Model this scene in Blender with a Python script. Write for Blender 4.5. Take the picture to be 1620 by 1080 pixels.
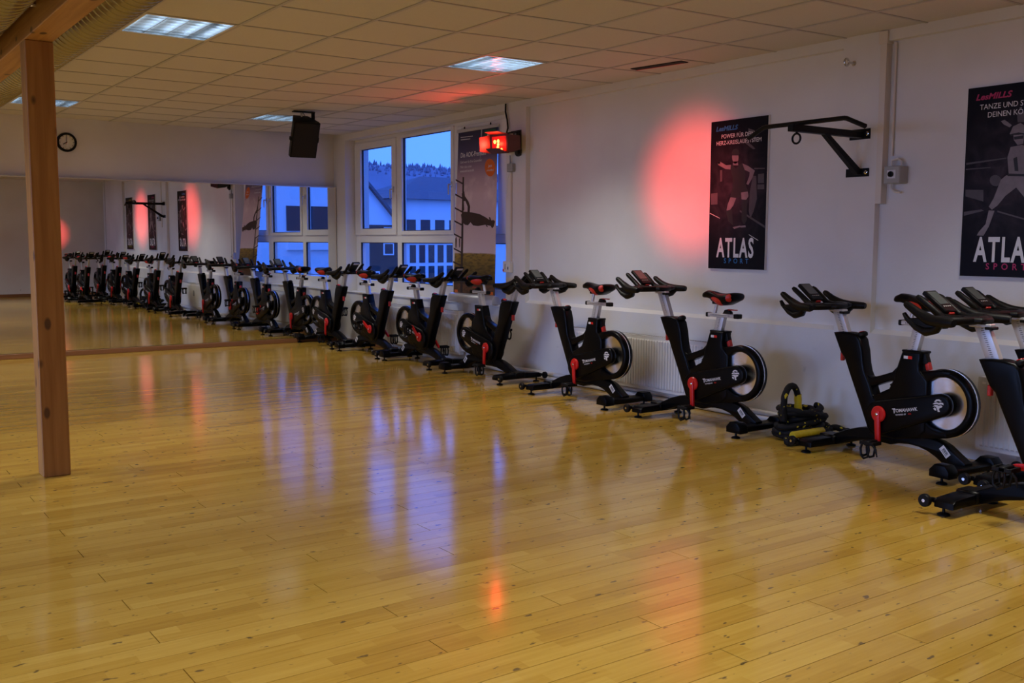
import bpy, bmesh, math, random
from mathutils import Vector, Matrix
random.seed(7)
for o in list(bpy.data.objects):
    bpy.data.objects.remove(o)
scene = bpy.context.scene
COL = scene.collection
PI = math.pi
R = math.radians

# ------------------------------------------------------------------ camera
H = 1.40
F_PX, YAW, PITCH, ROLL = 1578.7, 0.617208, 0.100206, 0.003238
cam_d = bpy.data.cameras.new('camera')
cam = bpy.data.objects.new('camera', cam_d)
COL.objects.link(cam)
cam_d.sensor_width = 36.0
cam_d.lens = 36.0 * F_PX / 1620.0
cam_d.clip_start = 0.05
cam_d.clip_end = 2000
fw = Vector((math.sin(YAW) * math.cos(PITCH), math.cos(YAW) * math.cos(PITCH), -math.sin(PITCH)))
rt = Vector((math.cos(YAW), -math.sin(YAW), 0))
up = rt.cross(fw)
r2 = rt * math.cos(ROLL) + up * math.sin(ROLL)
u2 = -rt * math.sin(ROLL) + up * math.cos(ROLL)
m3 = Matrix((r2, u2, -fw)).transposed()
cam.matrix_world = Matrix.Translation((0, 0, H)) @ m3.to_4x4()
scene.camera = cam

# ------------------------------------------------------------------ view / world / lights
vs = scene.view_settings
vs.view_transform = 'Standard'
vs.look = 'None'
vs.exposure = 0.0
vs.gamma = 1.0
vs.use_curve_mapping = False

world = bpy.data.worlds.new('dusk_sky')
scene.world = world
world.use_nodes = True
wb = world.node_tree.nodes['Background']
wb.inputs['Color'].default_value = (0.068, 0.205, 1.0, 1)
wb.inputs['Strength'].default_value = 2.6

XW, YF, ZC = 6.135, 12.962, 2.8386      # right wall, far wall, ceiling
XL, YB = -6.2, -1.0                     # left wall, wall behind the camera


def area_light(name, loc, target, sx, sy, power, color):
    d = bpy.data.lights.new(name, 'AREA')
    d.shape = 'RECTANGLE'
    d.size, d.size_y = sx, sy
    d.energy = power
    d.color = color
    o = bpy.data.objects.new(name, d)
    COL.objects.link(o)
    o.location = loc
    o.rotation_euler = (Vector(target) - Vector(loc)).to_track_quat('-Z', 'Z').to_euler()
    return o


def spot_light(name, loc, target, power, color, angle, blend, radius=0.04):
    d = bpy.data.lights.new(name, 'SPOT')
    d.energy = power
    d.color = color
    d.spot_size = R(angle)
    d.spot_blend = blend
    d.shadow_soft_size = radius
    o = bpy.data.objects.new(name, d)
    COL.objects.link(o)
    o.location = loc
    o.rotation_euler = (Vector(target) - Vector(loc)).to_track_quat('-Z', 'Y').to_euler()
    return o


# dusk daylight of assumed, unmodelled left windows: area lights added before the solid wall
for wy in (0.4, 3.4, 6.4, 9.4):
    area_light('assumed_window_light', (XL + 0.1, wy, 1.62), (XL + 10.1, wy, -5.4), 2.5, 1.35, 116, (0.27, 0.44, 1.0)).data.spread = R(88)
# assumed red stage lamps aimed at the walls: added spot lights without any fixture
spot_light('assumed_red_wash_a', (1.75, 5.4, 2.45), (6.18, 6.08, 1.88), 1400, (1.0, 0.08, 0.07), 18.0, 1.0, 0.16)
spot_light('assumed_red_wash_b', (1.75, 1.75, 2.45), (6.18, 2.40, 1.88), 1400, (1.0, 0.08, 0.07), 18.0, 1.0, 0.16)
spot_light('assumed_red_wash_c', (4.6, 4.0, 2.70), (4.88, -1.0, 1.55), 1500, (1.0, 0.07, 0.06), 11.0, 1.0)

# ------------------------------------------------------------------ materials
MATS = {}


def nodes_of(name):
    m = bpy.data.materials.new(name)
    m.use_nodes = True
    nt = m.node_tree
    return m, nt, nt.nodes['Principled BSDF']


def mat(name, color, rough=0.5, metal=0.0, spec=0.5, noise=0.0, nscale=20.0, bump=0.0, bscale=80.0, coat=0.0, emit=None, estr=0.0):
    if name in MATS:
        return MATS[name]
    m, nt, b = nodes_of(name)
    b.inputs['Base Color'].default_value = (*color, 1)
    b.inputs['Roughness'].default_value = rough
    b.inputs['Metallic'].default_value = metal
    b.inputs['Specular IOR Level'].default_value = spec
    b.inputs['Coat Weight'].default_value = coat
    tc = nt.nodes.new('ShaderNodeTexCoord')
    if noise > 0:
        n = nt.nodes.new('ShaderNodeTexNoise')
        n.inputs['Scale'].default_value = nscale
        n.inputs['Detail'].default_value = 5
        nt.links.new(tc.outputs['Object'], n.inputs['Vector'])
        mx = nt.nodes.new('ShaderNodeMix')
        mx.data_type = 'RGBA'
        mx.inputs[6].default_value = (*[c * (1 - noise) for c in color], 1)
        mx.inputs[7].default_value = (*[min(1, c * (1 + noise)) for c in color], 1)
        nt.links.new(n.outputs['Fac'], mx.inputs[0])
        nt.links.new(mx.outputs[2], b.inputs['Base Color'])
    if bump > 0:
        n2 = nt.nodes.new('ShaderNodeTexNoise')
        n2.inputs['Scale'].default_value = bscale
        n2.inputs['Detail'].default_value = 3
        nt.links.new(tc.outputs['Object'], n2.inputs['Vector'])
        bp = nt.nodes.new('ShaderNodeBump')
        bp.inputs['Strength'].default_value = bump
        bp.inputs['Distance'].default_value = 0.01
        nt.links.new(n2.outputs['Fac'], bp.inputs['Height'])
        nt.links.new(bp.outputs['Normal'], b.inputs['Normal'])
    if emit:
        b.inputs['Emission Color'].default_value = (*emit, 1)
        b.inputs['Emission Strength'].default_value = estr
    MATS[name] = m
    return m


def N(nt, t, **kw):
    n = nt.nodes.new(t)
    for k, v in kw.items():
        setattr(n, k, v)
    return n


def math_node(nt, op, a, b=None):
    n = N(nt, 'ShaderNodeMath', operation=op)
    for i, v in enumerate((a, b)):
        if v is None:
            continue
        if isinstance(v, (int, float)):
            n.inputs[i].default_value = v
        else:
            nt.links.new(v, n.inputs[i])
    return n.outputs[0]


ROW_W = 0.1284
ROW_Y0 = 3.065


def floor_material():
    m, nt, b = nodes_of('maple_parquet')
    L = nt.links.new
    g = N(nt, 'ShaderNodeNewGeometry')
    sep = N(nt, 'ShaderNodeSeparateXYZ')
    L(g.outputs['Position'], sep.inputs[0])
    comb = N(nt, 'ShaderNodeCombineXYZ')
    L(sep.outputs['X'], comb.inputs['X'])
    L(math_node(nt, 'SUBTRACT', sep.outputs['Y'], ROW_Y0), comb.inputs['Y'])
    # strips inside every plank
    br = N(nt, 'ShaderNodeTexBrick')
    br.offset = 0.37
    br.offset_frequency = 2
    br.squash = 0.7
    br.squash_frequency = 3
    br.inputs['Scale'].default_value = 1.0
    br.inputs['Brick Width'].default_value = 0.52
    br.inputs['Row Height'].default_value = ROW_W / 2
    br.inputs['Mortar Size'].default_value = 0.0006
    br.inputs['Mortar Smooth'].default_value = 0.2
    br.inputs['Color1'].default_value = (0, 0, 0, 1)
    br.inputs['Color2'].default_value = (1, 1, 1, 1)
    br.inputs['Mortar'].default_value = (0.2, 0.2, 0.2, 1)
    L(comb.outputs[0], br.inputs['Vector'])
    # plank row tone
    row = math_node(nt, 'FLOOR', math_node(nt, 'DIVIDE', math_node(nt, 'SUBTRACT', sep.outputs['Y'], ROW_Y0), ROW_W))
    wn = N(nt, 'ShaderNodeTexWhiteNoise', noise_dimensions='1D')
    L(row, wn.inputs['W'])
    # grain
    gm = N(nt, 'ShaderNodeMapping')
    gm.inputs['Scale'].default_value = (2.2, 38, 1)
    L(g.outputs['Position'], gm.inputs[0])
    gn = N(nt, 'ShaderNodeTexNoise')
    gn.inputs['Scale'].default_value = 1.6
    gn.inputs['Detail'].default_value = 6
    L(gm.outputs[0], gn.inputs['Vector'])
    big = N(nt, 'ShaderNodeTexNoise')
    big.inputs['Scale'].default_value = 0.5
    L(g.outputs['Position'], big.inputs['Vector'])
    t = math_node(nt, 'ADD', math_node(nt, 'ADD', math_node(nt, 'MULTIPLY', br.outputs['Color'], 0.26), 0.08),
                  math_node(nt, 'MULTIPLY', wn.outputs['Value'], 0.18))
    t = math_node(nt, 'ADD', t, math_node(nt, 'MULTIPLY', gn.outputs['Fac'], 0.45))
    # older, more worn boards beyond the seam
    old = N(nt, 'ShaderNodeMapRange')
    L(sep.outputs['Y'], old.inputs['Value'])
    old.inputs['From Min'].default_value = 5.885
    old.inputs['From Max'].default_value = 5.890
    t = math_node(nt, 'SUBTRACT', t, math_node(nt, 'MULTIPLY', old.outputs[0], 0.13))
    cr = N(nt, 'ShaderNodeValToRGB')
    e = cr.color_ramp.elements
    e[0].position, e[0].color = 0.02, (0.30, 0.150, 0.022, 1)
    e[1].position, e[1].color = 0.95, (0.68, 0.460, 0.098, 1)
    x = cr.color_ramp.elements.new(0.45)
    x.color = (0.49, 0.290, 0.043, 1)
    L(t, cr.inputs[0])
    # dark scuffs and dents
    sm = N(nt, 'ShaderNodeMapping')
    sm.inputs['Scale'].default_value = (16, 34, 1)
    sm.inputs['Rotation'].default_value = (0, 0, 0.5)
    L(g.outputs['Position'], sm.inputs[0])
    sn = N(nt, 'ShaderNodeTexNoise')
    sn.inputs['Scale'].default_value = 0.9
    sn.inputs['Detail'].default_value = 2
    L(sm.outputs[0], sn.inputs['Vector'])
    sr = N(nt, 'ShaderNodeMapRange')
    L(sn.outputs['Fac'], sr.inputs['Value'])
    sr.inputs['From Min'].default_value = 0.675
    sr.inputs['From Max'].default_value = 0.715
    mx = N(nt, 'ShaderNodeMix', data_type='RGBA')
    L(math_node(nt, 'MULTIPLY', sr.outputs[0], 0.75), mx.inputs[0])
    L(cr.outputs[0], mx.inputs[6])
    mx.inputs[7].default_value = (0.06, 0.045, 0.03, 1)
    L(mx.outputs[2], b.inputs['Base Color'])
    rr = N(nt, 'ShaderNodeMapRange')
    L(gn.outputs['Fac'], rr.inputs['Value'])
    rr.inputs['To Min'].default_value = 0.085
    rr.inputs['To Max'].default_value = 0.165
    L(rr.outputs[0], b.inputs['Roughness'])
    b.inputs['Specular IOR Level'].default_value = 0.55
    bp = N(nt, 'ShaderNodeBump')
    bp.inputs['Strength'].default_value = 0.05
    bp.inputs['Distance'].default_value = 0.004
    L(big.outputs['Fac'], bp.inputs['Height'])
    L(bp.outputs[0], b.inputs['Normal'])
    return m


def wood_material(name, axis, c1, c2, knots=True):
    m, nt, b = nodes_of(name)
    L = nt.links.new
    tc = N(nt, 'ShaderNodeTexCoord')
    mp = N(nt, 'ShaderNodeMapping')
    s = [14, 14, 14]
    s[axis] = 0.7
    mp.inputs['Scale'].default_value = s
    L(tc.outputs['Object'], mp.inputs[0])
    n = N(nt, 'ShaderNodeTexNoise')
    n.inputs['Scale'].default_value = 2.0
    n.inputs['Detail'].default_value = 6
    n.inputs['Distortion'].default_value = 0.6
    L(mp.outputs[0], n.inputs['Vector'])
    # glued lamellas across the section
    cr = N(nt, 'ShaderNodeValToRGB')
    cr.color_ramp.elements[0].position = 0.3
    cr.color_ramp.elements[0].color = (*c1, 1)
    cr.color_ramp.elements[1].position = 0.75
    cr.color_ramp.elements[1].color = (*c2, 1)
    L(n.outputs['Fac'], cr.inputs[0])
    out = cr.outputs[0]
    if knots:
        v = N(nt, 'ShaderNodeTexVoronoi')
        mp2 = N(nt, 'ShaderNodeMapping')
        s2 = [8.0, 8.0, 8.0]
        s2[axis] = 4.0
        mp2.inputs['Scale'].default_value = s2
        L(tc.outputs['Object'], mp2.inputs[0])
        v.inputs['Scale'].default_value = 1.0
        L(mp2.outputs[0], v.inputs['Vector'])
        mr = N(nt, 'ShaderNodeMapRange')
        L(v.outputs['Distance'], mr.inputs['Value'])
        mr.inputs['From Min'].default_value = 0.12
        mr.inputs['From Max'].default_value = 0.18
        mr.inputs['To Min'].default_value = 0.85
        mr.inputs['To Max'].default_value = 0.0
        mx = N(nt, 'ShaderNodeMix', data_type='RGBA')
        L(mr.outputs[0], mx.inputs[0])
        L(out, mx.inputs[6])
        mx.inputs[7].default_value = (0.07, 0.03, 0.012, 1)
        out = mx.outputs[2]
    L(out, b.inputs['Base Color'])
    b.inputs['Roughness'].default_value = 0.55
    return m


def plaster_material():
    m, nt, b = nodes_of('white_plaster')
    L = nt.links.new
    g = N(nt, 'ShaderNodeNewGeometry')
    n = N(nt, 'ShaderNodeTexNoise')
    n.inputs['Scale'].default_value = 0.9
    n.inputs['Detail'].default_value = 5
    L(g.outputs['Position'], n.inputs['Vector'])
    cr = N(nt, 'ShaderNodeValToRGB')
    cr.color_ramp.elements[0].position = 0.30
    cr.color_ramp.elements[0].color = (0.68, 0.655, 0.64, 1)
    cr.color_ramp.elements[1].position = 0.62
    cr.color_ramp.elements[1].color = (0.78, 0.765, 0.755, 1)
    L(n.outputs['Fac'], cr.inputs[0])
    # sparse scuffs near the floor
    sn = N(nt, 'ShaderNodeTexNoise')
    sn.inputs['Scale'].default_value = 9
    sn.inputs['Detail'].default_value = 4
    L(g.outputs['Position'], sn.inputs['Vector'])
    sr = N(nt, 'ShaderNodeMapRange')
    L(sn.outputs['Fac'], sr.inputs['Value'])
    sr.inputs['From Min'].default_value = 0.66
    sr.inputs['From Max'].default_value = 0.80
    sep = N(nt, 'ShaderNodeSeparateXYZ')
    L(g.outputs['Position'], sep.inputs[0])
    zr = N(nt, 'ShaderNodeMapRange')
    L(sep.outputs['Z'], zr.inputs['Value'])
    zr.inputs['From Min'].default_value = 0.75
    zr.inputs['From Max'].default_value = 0.2
    mx = N(nt, 'ShaderNodeMix', data_type='RGBA')
    L(math_node(nt, 'MULTIPLY', math_node(nt, 'MULTIPLY', sr.outputs[0], zr.outputs[0]), 0.8), mx.inputs[0])
    L(cr.outputs[0], mx.inputs[6])
    mx.inputs[7].default_value = (0.25, 0.23, 0.22, 1)
    L(mx.outputs[2], b.inputs['Base Color'])
    b.inputs['Roughness'].default_value = 0.75
    b.inputs['Specular IOR Level'].default_value = 0.25
    bn = N(nt, 'ShaderNodeTexNoise')
    bn.inputs['Scale'].default_value = 45
    bn.inputs['Detail'].default_value = 3
    L(g.outputs['Position'], bn.inputs['Vector'])
    bp = N(nt, 'ShaderNodeBump')
    bp.inputs['Strength'].default_value = 0.10
    bp.inputs['Distance'].default_value = 0.01
    L(bn.outputs['Fac'], bp.inputs['Height'])
    L(bp.outputs[0], b.inputs['Normal'])
    return m


def banner_material():
    # printed cloth: night sky above, sunset clouds, meadow below (object Z = height on the banner)
    m, nt, b = nodes_of('banner_print')
    L = nt.links.new
    tc = N(nt, 'ShaderNodeTexCoord')
    sep = N(nt, 'ShaderNodeSeparateXYZ')
    L(tc.outputs['Object'], sep.inputs[0])
    n = N(nt, 'ShaderNodeTexNoise')
    n.inputs['Scale'].default_value = 3.2
    n.inputs['Detail'].default_value = 6
    L(tc.outputs['Object'], n.inputs['Vector'])
    zz = math_node(nt, 'ADD', math_node(nt, 'DIVIDE', sep.outputs['Z'], 1.80),
                   math_node(nt, 'MULTIPLY', math_node(nt, 'SUBTRACT', n.outputs['Fac'], 0.5), 0.02))
    cr = N(nt, 'ShaderNodeValToRGB')
    el = cr.color_ramp.elements
    el[0].position, el[0].color = 0.0, (0.14, 0.060, 0.022, 1)
    el[1].position, el[1].color = 1.0, (0.020, 0.018, 0.060, 1)
    for p_, c_ in ((0.055, (0.16, 0.065, 0.025)), (0.065, (0.055, 0.032, 0.006)), (0.16, (0.20, 0.125, 0.014)), (0.245, (0.36, 0.22, 0.028)),
                   (0.252, (0.80, 0.64, 0.62)), (0.42, (0.68, 0.53, 0.54)), (0.62, (0.66, 0.50, 0.52)),
                   (0.76, (0.36, 0.25, 0.32)), (0.86, (0.075, 0.060, 0.14))):
        x = el.new(p_)
        x.color = (*c_, 1)
    L(zz, cr.inputs[0])
    # clouds
    n2 = N(nt, 'ShaderNodeTexNoise')
    n2.inputs['Scale'].default_value = 4.5
    n2.inputs['Detail'].default_value = 7
    L(tc.outputs['Object'], n2.inputs['Vector'])
    mr = N(nt, 'ShaderNodeMapRange')
    L(n2.outputs['Fac'], mr.inputs['Value'])
    mr.inputs['From Min'].default_value = 0.50
    mr.inputs['From Max'].default_value = 0.72
    band = N(nt, 'ShaderNodeMapRange')
    L(sep.outputs['Z'], band.inputs['Value'])
    band.inputs['From Min'].default_value = 0.75
    band.inputs['From Max'].default_value = 1.0
    band2 = N(nt, 'ShaderNodeMapRange')
    L(sep.outputs['Z'], band2.inputs['Value'])
    band2.inputs['From Min'].default_value = 1.42
    band2.inputs['From Max'].default_value = 1.2
    f = math_node(nt, 'MULTIPLY', math_node(nt, 'MULTIPLY', mr.outputs[0], band.outputs[0]), band2.outputs[0])
    mx = N(nt, 'ShaderNodeMix', data_type='RGBA')
    L(f, mx.inputs[0])
    L(cr.outputs[0], mx.inputs[6])
    mx.inputs[7].default_value = (0.82, 0.68, 0.66, 1)
    # grass streaks
    mp = N(nt, 'ShaderNodeMapping')
    mp.inputs['Scale'].default_value = (8, 8, 30)
    L(tc.outputs['Object'], mp.inputs[0])
    n3 = N(nt, 'ShaderNodeTexNoise')
    n3.inputs['Scale'].default_value = 1.5
    L(mp.outputs[0], n3.inputs['Vector'])
    gb = N(nt, 'ShaderNodeMapRange')
    L(sep.outputs['Z'], gb.inputs['Value'])
    gb.inputs['From Min'].default_value = 0.455
    gb.inputs['From Max'].default_value = 0.445
    mr3 = N(nt, 'ShaderNodeMapRange')
    L(n3.outputs['Fac'], mr3.inputs['Value'])
    mr3.inputs['From Min'].default_value = 0.45
    mr3.inputs['From Max'].default_value = 0.65
    mx2 = N(nt, 'ShaderNodeMix', data_type='RGBA')
    L(math_node(nt, 'MULTIPLY', math_node(nt, 'MULTIPLY', mr3.outputs[0], gb.outputs[0]), 0.6), mx2.inputs[0])
    L(mx.outputs[2], mx2.inputs[6])
    mx2.inputs[7].default_value = (0.035, 0.022, 0.005, 1)
    L(mx2.outputs[2], b.inputs['Base Color'])
    b.inputs['Roughness'].default_value = 0.55
    return m


def poster_material():
    # dark printed board: stage haze in violet grey, denser towards the middle
    m, nt, b = nodes_of('poster_print')
    L = nt.links.new
    tc = N(nt, 'ShaderNodeTexCoord')
    mp = N(nt, 'ShaderNodeMapping')
    mp.inputs['Location'].default_value = (0, 0, -1.20)
    mp.inputs['Scale'].default_value = (1, 2.6, 1.9)
    L(tc.outputs['Object'], mp.inputs[0])
    gr = N(nt, 'ShaderNodeTexGradient', gradient_type='SPHERICAL')
    L(mp.outputs[0], gr.inputs[0])
    n = N(nt, 'ShaderNodeTexNoise')
    n.inputs['Scale'].default_value = 6
    n.inputs['Detail'].default_value = 8
    n.inputs['Distortion'].default_value = 1.5
    L(tc.outputs['Object'], n.inputs['Vector'])
    f = math_node(nt, 'MULTIPLY', gr.outputs['Fac'], math_node(nt, 'POWER', n.outputs['Fac'], 2.2))
    cr = N(nt, 'ShaderNodeValToRGB')
    cr.color_ramp.elements[0].color = (0.004, 0.0035, 0.008, 1)
    cr.color_ramp.elements[1].position = 0.35
    cr.color_ramp.elements[1].color = (0.055, 0.044, 0.060, 1)
    L(f, cr.inputs[0])
    L(cr.outputs[0], b.inputs['Base Color'])
    b.inputs['Roughness'].default_value = 0.5
    b.inputs['Specular IOR Level'].default_value = 0.15
    return m


M_FLOOR = floor_material()
M_WALL = plaster_material()
M_BEAM_Z = wood_material('glulam_post', 2, (0.30, 0.125, 0.028), (0.46, 0.225, 0.062))
M_BEAM_Y = wood_material('glulam_beam', 1, (0.34, 0.155, 0.035), (0.52, 0.27, 0.075))
M_TRIM = wood_material('beech_trim', 0, (0.22, 0.09, 0.03), (0.30, 0.13, 0.045), knots=False)
M_BANNER = banner_material()
M_POSTER = poster_material()
M_TILE = mat('mineral_fibre_tile', (0.66, 0.63, 0.58), 0.9, spec=0.1, noise=0.10, nscale=160, bump=0.25, bscale=220)
M_GRID = mat('ceiling_grid_metal', (0.48, 0.46, 0.44), 0.5)
M_PVC = mat('window_pvc', (0.80, 0.79, 0.80), 0.35, noise=0.02, nscale=6)
M_GASKET = mat('black_rubber', (0.015, 0.015, 0.018), 0.6, noise=0.1)
M_WHITE = mat('white_enamel', (0.78, 0.77, 0.76), 0.35, noise=0.02, nscale=8)
M_CREAM = mat('aged_white_pvc', (0.70, 0.64, 0.57), 0.5, noise=0.04, nscale=10)
M_BLACK = mat('bike_black', (0.0018, 0.0018, 0.0026), 0.30, spec=0.13, noise=0.08, nscale=40)
M_BLACKM = mat('matte_black', (0.003, 0.003, 0.0035), 0.5, spec=0.22, noise=0.1, nscale=60)
M_RUBBER = mat('grip_rubber', (0.0025, 0.0025, 0.003), 0.45, spec=0.22, noise=0.15, nscale=90, bump=0.1, bscale=300)
M_RED = mat('red_paint', (0.62, 0.010, 0.010), 0.32, noise=0.04)
M_REDP = mat('red_plastic', (0.55, 0.022, 0.014), 0.4, noise=0.04)
M_ALU = mat('anodised_aluminium', (0.60, 0.60, 0.63), 0.38, metal=0.55, noise=0.03, nscale=30)
M_STEEL = mat('brushed_steel', (0.62, 0.61, 0.60), 0.26, metal=1.0, noise=0.05, nscale=40)
M_FLY = mat('spun_steel', (0.80, 0.79, 0.80), 0.26, metal=1.0, noise=0.03, nscale=30)
_b = M_FLY.node_tree.nodes['Principled BSDF']
_b.inputs['Anisotropic'].default_value = 0.85
_t = M_FLY.node_tree.nodes.new('ShaderNodeTangent')
_t.direction_type = 'RADIAL'
_t.axis = 'Y'
M_FLY.node_tree.links.new(_t.outputs[0], _b.inputs['Tangent'])
M_CHROME = mat('chrome', (0.75, 0.75, 0.76), 0.12, metal=1.0, noise=0.02)
M_DUCT = mat('galvanised_duct', (0.36, 0.33, 0.26), 0.27, metal=1.0, noise=0.12, nscale=14)
M_LOUVRE = mat('mirror_louvre', (0.86, 0.90, 0.95), 0.16, metal=1.0, noise=0.02)
M_SCREEN = mat('lcd_screen', (0.09, 0.10, 0.10), 0.12, noise=0.05)
M_INK = mat('scale_print', (0.05, 0.05, 0.06), 0.6, noise=0.05)
M_PRINTW = mat('white_print', (0.70, 0.68, 0.70), 0.5, noise=0.03)
M_PRINTB = mat('blue_print', (0.02, 0.16, 0.42), 0.5, noise=0.03)
M_PRINTM = mat('magenta_print', (0.42, 0.015, 0.10), 0.5, noise=0.03)
M_PRINTY = mat('yellow_print', (0.45, 0.40, 0.02), 0.5, noise=0.03)
M_FIGA = mat('figure_print_light', (0.20, 0.17, 0.19), 0.5, noise=0.35, nscale=18)
M_FIGB = mat('figure_print_mid', (0.075, 0.062, 0.075), 0.5, noise=0.4, nscale=14)
M_FIGC = mat('figure_print_dark', (0.010, 0.009, 0.013), 0.5, noise=0.3, nscale=14)
M_YELLOW = mat('yellow_sleeve', (0.55, 0.42, 0.012), 0.4, noise=0.08, nscale=30)
M_ROPE = mat('black_rope', (0.010, 0.010, 0.011), 0.75, noise=0.3, nscale=120, bump=0.3, bscale=160)
M_GREY = mat('grey_plastic', (0.36, 0.36, 0.35), 0.45, noise=0.04)
M_GREEN = mat('green_print', (0.005, 0.12, 0.055), 0.5, noise=0.03)
M_ORANGE = mat('orange_print', (0.70, 0.14, 0.010), 0.5, noise=0.03)
M_SIL = mat('silhouette_print', (0.045, 0.020, 0.016), 0.55, noise=0.4, nscale=9)
M_RADI = mat('radiator_enamel', (0.80, 0.79, 0.78), 0.35, noise=0.02)
M_DARK = mat('dark_void', (0.012, 0.010, 0.010), 0.8, noise=0.1)


def make_mirror():
    m, nt, b = nodes_of('mirror_glass')
    b.inputs['Base Color'].default_value = (0.80, 0.81, 0.80, 1)
    b.inputs['Metallic'].default_value = 1.0
    b.inputs['Roughness'].default_value = 0.0
    n = N(nt, 'ShaderNodeTexNoise')
    n.inputs['Scale'].default_value = 1.2
    g = N(nt, 'ShaderNodeNewGeometry')
    nt.links.new(g.outputs['Position'], n.inputs['Vector'])
    cr = N(nt, 'ShaderNodeValToRGB')
    cr.color_ramp.elements[0].color = (0.78, 0.79, 0.78, 1)
    cr.color_ramp.elements[1].color = (0.82, 0.83, 0.82, 1)
    nt.links.new(n.outputs['Fac'], cr.inputs[0])
    nt.links.new(cr.outputs[0], b.inputs['Base Color'])
    return m


def make_glass():
    m, nt, b = nodes_of('window_glass')
    nt.nodes.remove(b)
    out = nt.nodes['Material Output']
    t = N(nt, 'ShaderNodeBsdfTransparent')
    t.inputs['Color'].default_value = (0.92, 0.95, 0.97, 1)
    gl = N(nt, 'ShaderNodeBsdfGlossy')
    gl.inputs['Roughness'].default_value = 0.01
    lw = N(nt, 'ShaderNodeLayerWeight')
    lw.inputs['Blend'].default_value = 0.5
    fr = math_node(nt, 'ADD', math_node(nt, 'MULTIPLY', math_node(nt, 'POWER', lw.outputs['Facing'], 5.0), 0.6), 0.02)
    mx = N(nt, 'ShaderNodeMixShader')
    nt.links.new(fr, mx.inputs[0])
    nt.links.new(t.outputs[0], mx.inputs[1])
    nt.links.new(gl.outputs[0], mx.inputs[2])
    nt.links.new(mx.outputs[0], out.inputs['Surface'])
    return m


M_MIRROR = make_mirror()
M_GLASS = make_glass()


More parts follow.
